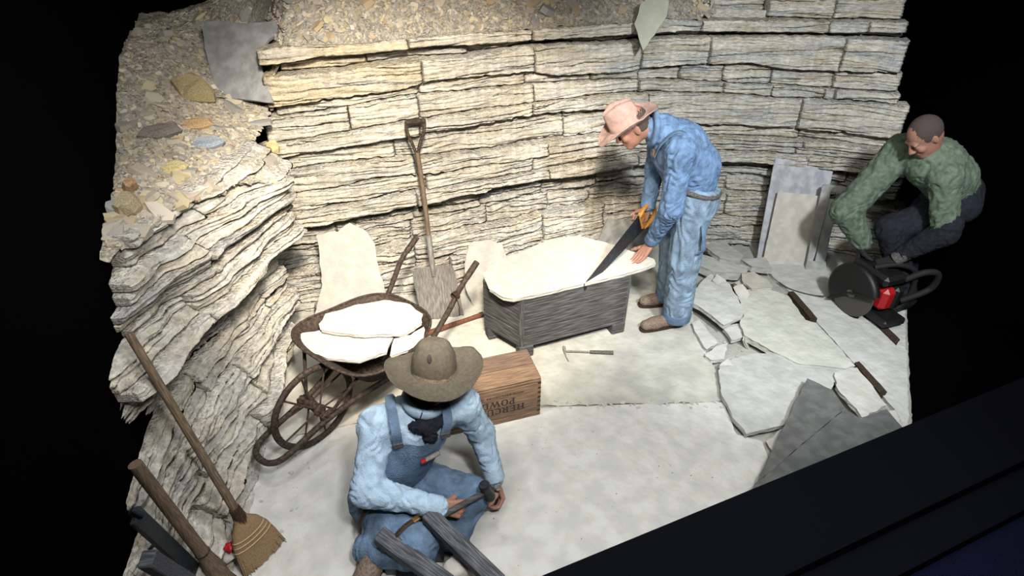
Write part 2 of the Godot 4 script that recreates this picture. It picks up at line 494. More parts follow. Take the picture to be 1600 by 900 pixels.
# one stone of a bed. place(s, h, off) -> point; top / bottom give its height at s
func rock_block(parent: Node3D, place: Callable, s0: float, s1: float, top: Callable, bot: Callable, off: float, tone: Color, amp: float, sd: int, back := 0.14, du := 0.017, dv := 0.0052):
	var r := RandomNumberGenerator.new()
	r.seed = sd
	var sm := (s0 + s1) * 0.5
	var thick: float = top.call(sm) - bot.call(sm)
	var nu := maxi(4, int((s1 - s0) / du)) + 3
	var nf := clampi(int(thick / dv), 4, 64) + 1
	var nv := nf + 2
	var P := PackedVector3Array()
	var K := PackedColorArray()
	P.resize(nu * nv); K.resize(nu * nv)
	var g0 := r.randf_range(0.004, 0.012)
	var ox := r.randf() * 40.0
	var oy := r.randf() * 40.0
	var tilt := r.randf_range(-0.012, 0.012)
	var endr := r.randf_range(0.002, 0.02)
	for i in nu:
		var ii := clampi(i - 1, 0, nu - 3)
		var s := lerpf(s0 + 0.003, s1 - 0.003, float(ii) / (nu - 3))
		var ht: float = top.call(s)
		var hb: float = bot.call(s)
		# the bed edges wander a little
		ht -= 0.001 + absf(n_lam.get_noise_2d(s * 7.0 + ox, 3.3)) * minf(0.02, thick * 0.2)
		hb += 0.001 + absf(n_lam.get_noise_2d(s * 6.0 + ox, 9.1)) * minf(0.012, thick * 0.12)
		var endd := minf(s - s0, s1 - s)
		var er := 1.0 - clampf(endd / 0.035, 0.0, 1.0)
		for j in nv:
			var jj := clampi(j - 1, 0, nf - 1)
			var t := float(jj) / (nf - 1)
			var h := lerpf(hb, ht, t)
			var warp := n_big.get_noise_2d(s * 1.3 + ox * 0.1, h * 2.0) * 0.02
			var lam := n_lam.get_noise_2d(s * 1.7 + ox, (h + warp) * 38.0)
			var lam2 := n_lam.get_noise_2d(s * 5.0 + oy, (h + warp) * 85.0)
			var big := n_big.get_noise_2d(s * 2.2 + oy, h * 6.0)
			var chip := n_chip.get_noise_2d(s * 11.0 + warp * 60.0, (h + warp) * 34.0 + oy)
			var ed := minf(t, 1.0 - t) * (ht - hb)
			var e := 1.0 - clampf(ed / g0, 0.0, 1.0)
			var step := floorf(lam * 5.0 + 0.35 * lam2) / 5.0
			var d := off + (step * 0.6 + lam * 0.4) * 0.018 * amp + lam2 * 0.008 * amp + big * 0.022 * amp + chip * 0.006 * amp + (t - 0.5) * tilt
			# open bedding cracks
			var g := n_lam.get_noise_2d(s * 0.6 + oy, (h + warp) * 24.0 + 50.0)
			if g > 0.26:
				d -= minf((g - 0.26) * 0.20, 0.02) * amp
			d -= g0 * (1.0 - sqrt(maxf(0.0, 1.0 - e * e))) * 1.3 + er * er * endr
			if i == 0 or i == nu - 1 or j == 0 or j == nv - 1:
				d = off - back
			P[j * nu + i] = place.call(s, h, d)
			var cn := n_col.get_noise_2d(s * 1.6 + 3.0, (h + warp) * 16.0)
			var on := n_col.get_noise_2d(s * 3.0 + 70.0, h * 9.0 + oy)
			var cc := tone.lerp(GREY, clampf(cn * 1.6, 0.0, 0.75))
			cc = cc.lerp(OCHRE, clampf((on - 0.2) * 1.6, 0.0, 0.5))
			var wide := 0.8 if s > 3.1 else 0.4
			cc = cc.lerp(BLUEGREY, clampf((n_col.get_noise_2d(s * 1.2 + 200.0, (h + warp) * 9.0 + oy) - 0.02) * 2.4, 0.0, wide))
			cc = cc.lerp(BROWN, clampf((n_col.get_noise_2d(s * 1.5 + 300.0, (h + warp) * 13.0 + oy) - 0.06) * 2.4, 0.0, wide))
			var val := 1.0 + n_col.get_noise_2d(s * 2.0 + oy, (h + warp) * 60.0 + 90.0) * 0.28 + n_col.get_noise_2d(s * 9.0, h * 30.0 + oy) * 0.16
			K[j * nu + i] = Color(cc.r * val, cc.g * val, cc.b * val)
	var b := MB.new()
	b.grid(P, nu, nv, false, K)
	put(b, "rock_block", M.rock, parent)

func build_back_wall():
	var w := struct("wall_back", "curved quarry face of pale bedded stone")
	# bed: off, joints, sub-beds, roughness, tone
	var beds := [
		[0.045, [0.85, 1.77, 2.64, 3.44, 3.89, 4.77, 5.02, 5.26], 1, 0.8, TAN],
		[-0.060, [0.95, 1.5, 2.2, 2.66, 3.3, 3.9, 4.83, 5.27], 1, 1.2, GREY],
		[0.048, [0.85, 1.84, 2.65, 3.47, 3.97, 4.90, 5.30], 1, 0.9, TAN],
		[-0.018, [0.88, 1.82, 2.60, 3.12, 3.48, 3.79, 4.11, 4.47, 4.9, 5.34], 1, 1.0, TAN],
		[0.006, [0.80, 1.32, 1.80, 2.65, 3.48, 4.13, 4.49, 4.86, 4.93, 5.36], 1, 0.9, TAN],
		[0.036, [0.72, 1.78, 2.63, 3.55, 4.72, 5.44], 1, 1.0, TAN],
		[-0.036, [0.68, 1.60, 2.9, 3.7, 4.76, 5.47], 1, 1.1, TAN],
		[0.040, [0.62, 1.72, 2.74, 3.6, 4.8, 5.52], 2, 1.0, TAN],
		[0.066, [0.6, 1.70, 2.74, 3.5, 4.85, 5.56], 1, 1.0, TAN],
		[-0.065, [0.55, 1.1, 1.68, 2.2, 2.72, 3.2, 3.75, 4.2, 4.7, 5.2, 5.6], 2, 1.7, GREY.lerp(TAN, 0.5)],
		[0.010, [0.5, 1.64, 2.7, 3.25, 4.3, 5.0, 5.68], 1, 1.2, TAN],
		[0.030, [0.5, 1.2, 1.9, 2.9, 4.0, 4.8, 5.75], 1, 1.4, TAN],
	]
	var sd := 100
	var r := RandomNumberGenerator.new()
	r.seed = 5
	for k in beds.size():
		var bd: Array = beds[k]
		var js: Array = bd[1]
		var ns: int = bd[2]
		for m in ns:
			var jj := js.duplicate()
			for q in range(1, js.size() - 1):
				if m > 0:
					jj[q] += r.randf_range(-0.15, 0.15)
			for q in js.size() - 1:
				var t1 := 1.0 - float(m) / ns
				var t0 := 1.0 - float(m + 1) / ns
				var o: float = bd[0] + r.randf_range(-0.008, 0.012) - (0.012 if ns > 1 and m == 1 else 0.0)
				var tone: Color = bd[4]
				tone = tone.lerp(GREY, r.randf_range(0.0, 0.35) + (0.2 if jj[q] > 3.4 else 0.0))
				if k <= 2 and jj[q] < 1.2:
					tone = Color(0.54, 0.465, 0.35)
				sd += 1
				rock_block(w, wall_pt, jj[q], jj[q + 1], func(s): return lerpf(row_h(k + 1, s), row_h(k, s), t1), func(s): return lerpf(row_h(k + 1, s), row_h(k, s), t0), o, tone, bd[3], sd)
	# blocks above the top bed on the right
	var tops := [3.86, 4.37, 4.8, 5.22]
	for q in 3:
		for m in 2:
			sd += 1
			rock_block(w, wall_pt, tops[q], tops[q + 1], func(s): return row_h(0, s) + (0.42 if m == 0 else 0.13), func(s): return row_h(0, s) + (0.13 if m == 0 else 0.0), -0.04 if q > 0 else -0.16, TAN.lerp(GREY, 0.5), 1.0, sd)
	# the solid rock behind the beds
	var core := MB.new()
	core.col = TAN.lerp(GREY, 0.6)
	var P := PackedVector3Array()
	var nu := 110
	for j in 3:
		for i in nu:
			var s := lerpf(0.98, 5.7, float(i) / (nu - 1))
			var e := minf(s, lerpf(5.62, 5.2, [0.0, 0.6, 1.0][j]))
			P.append(wall_pt(e, [-0.03, 1.2, 1.80][j], -0.11))
	core.grid(P, nu, 3)
	put(core, "rock_core", M.rock, w)

# ---------------------------------------------------------------- the ledge on the left
const LF = [0.9, 1.2, 1.5, 1.8, 2.1, 2.4, 2.7, 3.0, 3.1]
const LIPS = [
	[1.36, [-1.66, -1.68, -1.69, -1.69, -1.69, -1.64, -1.53, -1.51, -1.5]],
	[1.22, [-1.62, -1.63, -1.63, -1.63, -1.62, -1.57, -1.44, -1.24, -1.23]],
	[1.12, [-1.60, -1.60, -1.60, -1.60, -1.54, -1.45, -1.36, -1.27, -1.26]],
	[1.00, [-1.62, -1.62, -1.62, -1.62, -1.54, -1.46, -1.39, -1.33, -1.32]],
	[0.85, [-1.52, -1.52, -1.52, -1.48, -1.43, -1.40, -1.36, -1.29, -1.28]],
	[0.60, [-1.56, -1.56, -1.58, -1.60, -1.62, -1.60, -1.54, -1.48, -1.46]],
	[0.45, [-1.44, -1.46, -1.48, -1.48, -1.53, -1.53, -1.45, -1.44, -1.44]],
	[0.20, [-1.34, -1.40, -1.43, -1.43, -1.46, -1.40, -1.43, -1.47, -1.47]],
	[-0.03, [-1.12, -1.17, -1.20, -1.27, -1.33, -1.41, -1.44, -1.46, -1.46]],
]
func lip_x(k: int, f: float) -> float:
	var i := 0
	while i < LF.size() - 2 and f > LF[i + 1]:
		i += 1
	var t: float = clampf((f - LF[i]) / (LF[i + 1] - LF[i]), 0.0, 1.0)
	return lerpf(LIPS[k][1][i], LIPS[k][1][i + 1], t * t * (3.0 - 2.0 * t))

func partition_x(f: float) -> float:
	return -1.66 - (0.392 * (f - 1.93) if f > 1.93 else 0.258 * (f - 1.93))

func build_left_ledge():
	var w := struct("wall_left", "overhanging ledge of bedded stone beside the brooms")
	var r := RandomNumberGenerator.new()
	r.seed = 9
	var sd := 700
	# bed: upper lip, lower lip, undercut of the lower edge, joints, sub-beds, roughness
	var beds := [
		[0, 1, 0.02, [2.11, 2.55, 3.2], 2, 1.0, GREY.lerp(TAN, 0.2)],
		[1, 2, -0.01, [1.95, 2.42, 3.02], 2, 0.8, TAN.lerp(GREY, 0.5)],
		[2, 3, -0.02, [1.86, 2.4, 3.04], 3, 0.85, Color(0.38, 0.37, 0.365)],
		[3, 4, 0.0, [1.64, 2.2, 3.06], 3, 0.9, TAN.lerp(GREY, 0.45)],
		[4, 5, -0.07, [1.56, 2.15, 3.05], 2, 1.2, GREY],
		[5, 6, 0.0, [1.36, 2.1, 2.8, 3.06], 2, 1.0, TAN.lerp(GREY, 0.4)],
		[6, 7, 0.0, [1.1, 1.75, 2.35, 3.05], 2, 1.1, TAN.lerp(GREY, 0.4)],
		[7, 8, 0.0, [1.0, 1.6, 2.2, 3.0], 2, 1.2, TAN.lerp(GREY, 0.4)],
	]
	for k in beds.size():
		var bd: Array = beds[k]
		var ka: int = bd[0]; var kb: int = bd[1]
		var js: Array = bd[3]
		var ns: int = bd[4]
		var h1: float = LIPS[ka][0]; var h0: float = LIPS[kb][0]
		var under: float = bd[2]
		for q in js.size() - 1:
			for m in ns:
				sd += 1
				var ta := 1.0 - float(m) / ns
				var tb := 1.0 - float(m + 1) / ns
				var o := r.randf_range(-0.02, 0.02) + (0.018 if m % 2 == 0 else -0.022)
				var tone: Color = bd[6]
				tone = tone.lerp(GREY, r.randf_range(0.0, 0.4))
				var place := func(f: float, h: float, off: float) -> Vector3:
					var t := clampf((h - h0) / (h1 - h0), 0.0, 1.0)
					var x := lerpf(lip_x(kb, f) + under, lip_x(ka, f), t)
					if k == 4:
						x = lerpf(lip_x(kb, f), lip_x(ka, f) - 0.12, t * t)
					var wave := n_big.get_noise_2d(f * 1.6, h * 1.1 + 7.0) * 0.06
					return Vector3(x + wave + off, h + n_big.get_noise_2d(f * 1.1 + 30.0, 2.0) * 0.03, -f)
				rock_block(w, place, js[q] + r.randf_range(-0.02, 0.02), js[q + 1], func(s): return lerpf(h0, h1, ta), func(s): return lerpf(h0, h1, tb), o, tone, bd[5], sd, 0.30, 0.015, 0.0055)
	# the solid rock behind
	var core := MB.new()
	core.col = TAN.lerp(GREY, 0.6)
	var P := PackedVector3Array()
	for j in 3:
		for i in 12:
			var f := lerpf(2.05, 3.0, i / 11.0)
			P.append(V(maxf(lip_x([8, 4, 1][j], f) - 0.26, partition_x(f) + 0.02), f, [-0.03, 0.7, 1.19][j]))
	core.grid(P, 12, 3)
	put(core, "rock_core", M.rock, w)

# ---------------------------------------------------------------- rubble slope above the ledge
const RX = [-2.5, -2.1, -1.8, -1.55, -1.3, -1.05]
const RF = [2.0, 2.4, 2.8, 3.2, 3.5, 3.8, 4.1, 4.5]
const RH = [
	[1.36, 1.42, 1.58, 1.72, 1.78, 1.78, 1.78, 1.8],
	[1.36, 1.40, 1.52, 1.64, 1.71, 1.76, 1.80, 1.9],
	[1.35, 1.37, 1.43, 1.48, 1.50, 1.58, 1.74, 2.2],
	[1.26, 1.30, 1.34, 1.37, 1.40, 1.48, 1.68, 2.25],
	[1.15, 1.20, 1.22, 1.24, 1.30, 1.58, 1.92, 2.28],
	[1.10, 1.15, 1.18, 1.20, 1.28, 1.60, 1.92, 2.28],
]
func rub_h(x: float, f: float) -> float:
	var i := 0
	while i < RX.size() - 2 and x > RX[i + 1]:
		i += 1
	var j := 0
	while j < RF.size() - 2 and f > RF[j + 1]:
		j += 1
	var t: float = clampf((x - RX[i]) / (RX[i + 1] - RX[i]), 0.0, 1.0)
	var u: float = clampf((f - RF[j]) / (RF[j + 1] - RF[j]), 0.0, 1.0)
	return lerpf(lerpf(RH[i][j], RH[i + 1][j], t), lerpf(RH[i][j + 1], RH[i + 1][j + 1], t), u)

# scree on top of the back wall: height at station s, e metres behind the edge
func scree_pt(s: float, e: float) -> Vector3:
	var h := row_h(0, s) - 0.01 + e * 0.72
	var p := wall_pt(s, h, 0.02 - e + LEAN * h - LEAN * 1.75)
	if s < 1.0:
		p.y = lerpf(rub_h(p.x, -p.z) + 0.01, p.y, smoothstep(0.78, 1.05, s))
	return p

var chip_meshes := []
func make_chips():
	for k in 5:
		var r := RandomNumberGenerator.new()
		r.seed = 300 + k
		var b := MB.new()
		var m := 5 + k % 3
		var bot := []; var top := []
		for i in m:
			var a := TAU * (i + r.randf_range(-0.25, 0.25)) / m
			var q := r.randf_range(0.7, 1.1)
			bot.append(Vector3(cos(a) * q, -0.22, sin(a) * q * 0.75))
			top.append(Vector3(cos(a) * q * 0.9, 0.18 + r.randf_range(-0.08, 0.1), sin(a) * q * 0.68))
		b.prism(bot, top)
		chip_meshes.append(b.mesh())

func chip_colour(r: RandomNumberGenerator) -> Color:
	var q := r.randf()
	var c := Color(0.47, 0.42, 0.355)
	if q < 0.10:
		c = Color(0.55, 0.48, 0.33)
	elif q < 0.15:
		c = Color(0.47, 0.365, 0.25)
	elif q < 0.40:
		c = Color(0.36, 0.345, 0.33)
	elif q < 0.55:
		c = Color(0.60, 0.55, 0.47)
	return c * r.randf_range(0.75, 1.2)

func scatter_spot(r: RandomNumberGenerator) -> Array:
	# returns a point and the up direction of the slope there
	if r.randf() < 0.62:
		var f := r.randf_range(2.1, 4.4)
		var x := r.randf_range(maxf(partition_x(f) + 0.03, -2.45), -1.15)
		if f > 3.1 and x > -1.5:
			x = -1.5 - r.randf() * 0.5
		if f < 3.15 and x > lip_x(1, minf(f, 3.05)) - 0.04:
			x = lip_x(1, minf(f, 3.05)) - 0.05 - r.randf() * 0.3
		x = maxf(x, partition_x(f) + 0.03)
		var d := 0.05
		var up := Vector3(-(rub_h(x + d, f) - rub_h(x - d, f)), 2.0 * d, (rub_h(x, f + d) - rub_h(x, f - d))).normalized()
		return [V(x, f, rub_h(x, f)), up]
	var s := r.randf_range(0.6, 4.0)
	var e := r.randf_range(0.03, 0.5)
	return [scree_pt(s, e), Vector3(0, 0.8, 0.6)]

func build_rubble():
	make_chips()
	var w := struct("floor_rubble", "slope of broken tan stone chips above the ledge")
	var r := RandomNumberGenerator.new()
	r.seed = 77
	var nn := FastNoiseLite.new()
	nn.seed = 4; nn.frequency = 9.0; nn.fractal_octaves = 3
	# loose ground: left slope
	var b := MB.new()
	var nu := 90; var nv := 140
	var P := PackedVector3Array(); var K := PackedColorArray()
	for j in nv:
		var f := lerpf(2.0, 4.6, float(j) / (nv - 1))
		var xa := partition_x(f) - 0.02
		var xb := -0.95
		if f < 3.02:
			xb = lip_x(1, f) - 0.03
		elif f < 3.2:
			xb = lerpf(lip_x(1, 3.02) - 0.03, -1.52, (f - 3.02) / 0.18)
		elif f < 3.72:
			xb = -1.52
		for i in nu:
			var x := lerpf(xa, xb, float(i) / (nu - 1))
			var h := rub_h(x, f) + nn.get_noise_2d(x, f) * 0.022
			P.append(V(x, f, h))
			var g := nn.get_noise_2d(x * 2.0 + 9.0, f * 2.0)
			var c := Color(0.45, 0.41, 0.35).lerp(Color(0.48, 0.43, 0.34), clampf(g * 2.0, 0.0, 1.0))
			K.append(c * (1.0 + nn.get_noise_2d(x * 5.0, f * 5.0) * 0.4))
	b.grid(P, nu, nv, false, K)
	put(b, "loose_ground", M.rubble, w)
	# loose ground along the top of the back wall
	b = MB.new()
	P = PackedVector3Array(); K = PackedColorArray()
	nu = 240; nv = 34
	for j in nv:
		var e := lerpf(0.0, 0.75, float(j) / (nv - 1))
		for i in nu:
			var s := lerpf(0.45, 5.2, float(i) / (nu - 1))
			var p := scree_pt(s, e)
			p.y += nn.get_noise_2d(s, e * 1.5) * 0.025
			if s > 3.9:
				p.y = minf(p.y, row_h(0, s) - 0.03)
			P.append(p)
			K.append(Color(0.42, 0.39, 0.34) * (1.0 + nn.get_noise_2d(s * 5.0, e * 5.0) * 0.4))
	b.grid(P, nu, nv, false, K)
	put(b, "loose_ground", M.rubble, w)
	# the stones that can be told apart
	for k in 290:
		var sp := scatter_spot(r)
		var o := put_mesh(chip_meshes[k % 5], "stone", M["chip_%d" % (k % 8)], w)
		var sz := 0.02 + 0.06 * pow(r.randf(), 2.2)
		place_chip(o, sp, sz, r)
	# the small chips between them
	for q in 3:
		var mm := MultiMesh.new()
		mm.transform_format = MultiMesh.TRANSFORM_3D
		mm.use_colors = true
		mm.mesh = chip_meshes[q]
		mm.instance_count = 4200
		for k in mm.instance_count:
			var sp := scatter_spot(r)
			var t := chip_xf(sp, 0.008 + 0.018 * pow(r.randf(), 1.6), r)
			mm.set_instance_transform(k, t)
			mm.set_instance_color(k, chip_colour(r))
		var mi := MultiMeshInstance3D.new()
		mi.name = "small_chips"
		mi.multimesh = mm
		mi.material_override = M.chip
		mi.set_meta("kind", "stuff")
		w.add_child(mi, true)

func chip_xf(sp: Array, sz: float, r: RandomNumberGenerator) -> Transform3D:
	var up: Vector3 = sp[1]
	up = (up + Vector3(r.randf_range(-0.5, 0.5), 0, r.randf_range(-0.5, 0.5))).normalized()
	var x := up.cross(Vector3(cos(r.randf() * TAU), 0.1, sin(r.randf() * TAU))).normalized()
	var bs := Basis(x, up, x.cross(up))
	bs = bs * Basis.from_scale(Vector3(sz * r.randf_range(0.8, 1.5), sz * r.randf_range(0.6, 1.2), sz))
	return Transform3D(bs, sp[0] + up * sz * 0.12)

func place_chip(o: Node3D, sp: Array, sz: float, r: RandomNumberGenerator):
	o.transform = chip_xf(sp, sz, r)

# ---------------------------------------------------------------- floor
func slab_node(called: String, a: Array, top: float, thick: float, m: Material, parent: Node, sd: int, jag := 0.006, bev := 0.004, tone := Color(1, 1, 1)) -> MeshInstance3D:
	# outline in plan (x, f)
	var pp := PackedVector2Array()
	for i in range(0, a.size(), 2):
		pp.append(Vector2(a[i], -a[i + 1]))
	var cen := Vector2.ZERO
	for q in pp:
		cen += q
	cen /= pp.size()
	for i in pp.size():
		pp[i] -= cen
	var b := MB.new()
	b.col = tone
	b.slab(pp, thick, jag, sd, bev)
	var o := put(b, called, m, parent)
	o.position = Vector3(cen.x, top - thick, cen.y)
	return o

func build_floor():
	var w := struct("floor", "pale flagstone quarry floor")
	slab_node("ground", [-1.8, 0.2, 0.3, 0.35, 2.1, 1.15, 2.26, 2.15, 2.56, 2.72, 3.12, 3.76, 3.14, 4.2, 2.4, 4.6, 1.2, 4.6, -1.9, 3.7], -0.03, 0.06, M.floor, w, 77, 0.003, 0.003, Color(0.66, 0.655, 0.63))
	slab_node("flagstone", [-1.75, 1.95, -1.369, 2.163, -0.608, 2.379, 0.173, 2.42, 0.771, 2.44, 1.278, 2.461, 1.276, 2.209, 1.405, 2.163, 1.395, 1.989, 1.7, 1.86, 2.3, 1.95, 2.0, 1.2, 0.2, 0.45, -1.75, 0.3], 0.0, 0.028, M.floor, w, 1, 0.004)
	slab_node("flagstone", [0.165, 2.438, 0.771, 2.457, 1.278, 2.476, 1.310, 2.677, 1.296, 2.890, 1.276, 3.124, 1.329, 3.422, 1.42, 3.758, 1.6, 4.45, 0.06, 4.1, 0.1, 2.858], 0.0, 0.028, M.floor_mottled, w, 2, 0.006, 0.004, Color(0.96, 0.96, 0.93))
	slab_node("flagstone", [-1.75, 1.965, -1.369, 2.173, -0.608, 2.389, 0.16, 2.43, 0.095, 2.858, 0.055, 4.1, -0.9, 3.75, -1.75, 3.6], 0.0, 0.028, M.floor, w, 3, 0.003, 0.004, Color(0.97, 0.93, 0.86))
	slab_node("flagstone", [2.085, 3.88, 2.15, 3.575, 2.435, 3.615, 2.729, 3.768, 3.1, 3.8, 3.12, 4.15, 2.6, 4.4, 2.07, 4.45], 0.0, 0.028, M.floor, w, 4, 0.003, 0.004, Color(0.90, 0.90, 0.88))
	slab_node("flagstone", [2.155, 3.567, 2.437, 3.606, 2.735, 3.76, 3.1, 3.79, 2.55, 2.75, 2.25, 2.2, 2.29, 2.404, 2.245, 2.784], 0.0, 0.028, M.floor, w, 5, 0.003, 0.004, Color(0.97, 0.98, 0.98))
	slab_node("flagstone", [2.285, 2.40, 2.24, 2.19, 2.2, 1.96, 1.7, 1.875, 1.42, 2.0, 1.6, 2.2, 2.0, 2.27, 2.2, 2.38], 0.0, 0.028, M.floor, w, 6, 0.004, 0.004, Color(0.95, 0.95, 0.94))

# broken slabs lying on the floor to the right: top-level things
func build_broken_slabs():
	var g := "broken flagstones by the right wall"
	var list := [
		["flagstone_slab", [1.653, 3.251, 1.687, 3.543, 1.918, 3.585, 2.049, 3.485, 2.061, 3.192, 2.122, 3.156, 2.177, 2.719, 2.105, 2.695, 1.994, 2.719, 1.823, 2.749, 1.719, 2.854, 1.584, 3.017, 1.595, 3.156], 0.062, 0.045, "floor", Color(0.93, 0.94, 0.88), "large pale yellowish flagstone with a broken front edge, beside the long dark lath"],
		["flagstone_slab", [1.301, 3.360, 1.368, 3.529, 1.544, 3.727, 1.641, 3.604, 1.647, 3.253, 1.605, 3.194, 1.456, 3.101, 1.385, 3.246, 1.344, 3.314], 0.09, 0.035, "floor", Color(0.93, 0.94, 0.92), "pale grey flagstone just behind the standing man's trouser leg"],
		["flagstone_slab", [1.306, 2.687, 1.433, 2.795, 1.598, 2.851, 1.748, 2.857, 1.841, 2.776, 2.006, 2.728, 2.182, 2.710, 1.982, 2.584, 1.777, 2.322, 1.555, 2.249, 1.312, 2.179, 1.277, 2.297, 1.267, 2.475], 0.05, 0.035, "floor", Color(0.76, 0.77, 0.775), "large smooth grey flagstone, widest of the broken slabs, behind the dark slab"],
		["flagstone_piece", [2.02, 2.645, 2.174, 2.690, 2.192, 2.378, 2.006, 2.284, 1.975, 2.535], 0.07, 0.03, "floor", Color(0.90, 0.90, 0.87), "narrow pale flagstone piece beside the short brown lath"],
		["flagstone_chip", [1.275, 3.194, 1.330, 3.231, 1.386, 2.986, 1.299, 2.920, 1.279, 3.074], 0.03, 0.03, "floor", Color(0.95, 0.95, 0.93), "long thin flagstone splinter just right of the standing man's boot"],
		["flagstone_chip", [1.273, 2.856, 1.375, 2.946, 1.458, 2.979, 1.381, 2.825, 1.302, 2.812], 0.03, 0.03, "floor", Color(0.95, 0.95, 0.93), "flat flagstone chip left of the dark hollow between the broken slabs"],
		["flagstone_chip", [1.323, 2.728, 1.397, 2.794, 1.407, 2.734], 0.055, 0.02, "floor", Color(0.95, 0.95, 0.93), "small triangular flagstone chip at the corner of the widest grey slab"],
		["flagstone_chip", [1.475, 3.137, 1.603, 3.187, 1.579, 3.046, 1.494, 3.012], 0.03, 0.03, "floor", Color(0.9, 0.9, 0.88), "small flagstone chip in the hollow under the pale yellowish slab"],
		["flagstone_chip", [1.43, 2.155, 1.565, 2.250, 1.483, 2.110, 1.44, 2.057], 0.012, 0.012, "floor", Color(0.92, 0.92, 0.9), "thin flagstone flake at the left corner of the dark slab"],
		["flagstone_piece", [1.588, 4.108, 1.766, 4.171, 1.854, 3.948, 1.791, 3.833, 1.662, 3.909], 0.125, 0.038, "floor", Color(0.72, 0.72, 0.70), "grey flagstone piece on top of the heap at the foot of the wall"],
		["flagstone_piece", [1.543, 4.036, 1.682, 3.957, 1.877, 3.842, 1.821, 3.751, 1.579, 3.778, 1.481, 3.880], 0.085, 0.07, "floor", Color(0.84, 0.84, 0.81), "broad grey flagstone piece lying in front of the heap by the standing man"],
		["flagstone_piece", [1.860, 3.979, 2.068, 4.009, 2.067, 3.836, 1.917, 3.873], 0.07, 0.05, "floor", Color(0.80, 0.80, 0.79), "grey flagstone piece at the foot of the tall leaning slab"],
		["flagstone_piece", [1.796, 3.751, 1.892, 3.769, 1.952, 3.670, 1.959, 3.559, 1.800, 3.542, 1.765, 3.627], 0.085, 0.02, "pale", Color(0.98, 0.99, 0.95), "whitish flagstone piece lying at the back of the pale yellowish slab"],
		["flagstone_piece", [1.72, 3.671, 1.80, 3.735, 1.80, 3.60, 1.735, 3.59], 0.05, 0.05, "floor", Color(0.80, 0.80, 0.78), "small grey flagstone piece between the short dark lath and the whitish piece"],
	]
	var sd := 40
	for l in list:
		sd += 1
		var o := slab_node(l[0], l[1], l[2], l[3], M[l[4]], null, sd, 0.006, 0.004, l[5])
		tag(o, l[6], "stone slab", g)
	# splinters standing on edge in the heap
	var spl := [
		[[1.58, 3.63, 0.085], 0.045, 0.09, 0.9, 0.5, "pale pointed flagstone splinter standing up beside the man's knee"],
		[[1.71, 3.50, 0.075], 0.045, 0.10, 0.2, 0.5, "long pale flagstone splinter leaning next to the pointed one"],
		[[1.60, 3.02, 0.0], 0.04, 0.10, 1.2, 1.1, "thin flagstone splinter propped in the hollow under the yellowish slab"],
	]
	for q in spl:
		var b := MB.new()
		b.slab(PackedVector2Array([Vector2(-q[1], -q[2] * 0.5), Vector2(q[1] * 0.6, -q[2] * 0.6), Vector2(q[1], q[2] * 0.3), Vector2(0, q[2] * 0.7), Vector2(-q[1] * 0.8, q[2] * 0.2)]), 0.014, 0.004, sd, 0.003)
		sd += 1
		var o := put(b, "flagstone_splinter", M.pale)
		o.position = V(q[0][0], q[0][1], q[0][2])
		o.rotation = Vector3(q[4], q[3], 0.2)
		tag(o, q[5], "stone chip", "flagstone splinters")
	# small crumbs
	var r := RandomNumberGenerator.new()
	r.seed = 21
	var mm := MultiMesh.new()
	mm.transform_format = MultiMesh.TRANSFORM_3D
	mm.use_colors = true
	mm.mesh = chip_meshes[1]
	var spots := []
	for k in 130:
		var z := r.randf()
		if z < 0.45:
			var t := r.randf()
			spots.append(V(lerpf(0.2, 1.3, t) + r.randf_range(-0.02, 0.02), 2.44 + r.randf_range(-0.025, 0.035), 0.002))
		elif z < 0.7:
			spots.append(V(1.55 + r.randf_range(-0.12, 0.25), 4.2 + r.randf_range(-0.12, 0.1), 0.03))
		elif z < 0.85:
			spots.append(V(r.randf_range(-1.3, -1.05), r.randf_range(1.6, 2.2), 0.002))
		else:
			spots.append(V(r.randf_range(1.28, 1.6), r.randf_range(2.85, 3.1), -0.025))
	for k in 70:
		spots.append(V(r.randf_range(-0.1, 1.2), r.randf_range(1.35, 2.35), 0.0005))
	mm.instance_count = spots.size()
	for k in spots.size():
		mm.set_instance_transform(k, chip_xf([spots[k], Vector3.UP], r.randf_range(0.004, 0.014) if k < 130 else r.randf_range(0.0015, 0.004), r))
		var q := r.randf_range(0.45, 0.65) if k < 130 else r.randf_range(0.12, 0.4)
		mm.set_instance_color(k, Color(q, q * 0.98, q * 0.93))
	var mi := MultiMeshInstance3D.new()
	mi.name = "stone_crumbs"
	mi.multimesh = mm
	mi.material_override = M.chip
	mi.set_meta("kind", "stuff")
	mi.set_meta("label", "stone crumbs strewn along the floor joints")
	mi.set_meta("category", "stone crumbs")
	add_child(mi)
	# dark slabs in front
	var d1 := slab_node("dark_slab", [1.788, 2.541, 1.891, 2.444, 1.898, 2.307, 1.598, 2.088, 1.302, 1.865, 1.231, 1.811], 0.12, 0.03, M.darkslate, null, 81, 0.0015)
	tag(d1, "dark grey flagstone slab with a pointed top corner, left one by the black ledge", "stone slab")
	var d2 := slab_node("dark_slab", [1.212, 1.792, 1.306, 1.857, 1.594, 2.071, 1.898, 2.292, 1.950, 2.220, 2.131, 2.292, 2.154, 2.106, 1.981, 1.857, 1.417, 1.673, 1.124, 1.673], 0.12, 0.03, M.darkslate, null, 82, 0.0015, 0.004, Color(0.92, 0.95, 0.95))
	tag(d2, "dark grey flagstone slab with a notched back edge, right one by the black ledge", "stone slab")
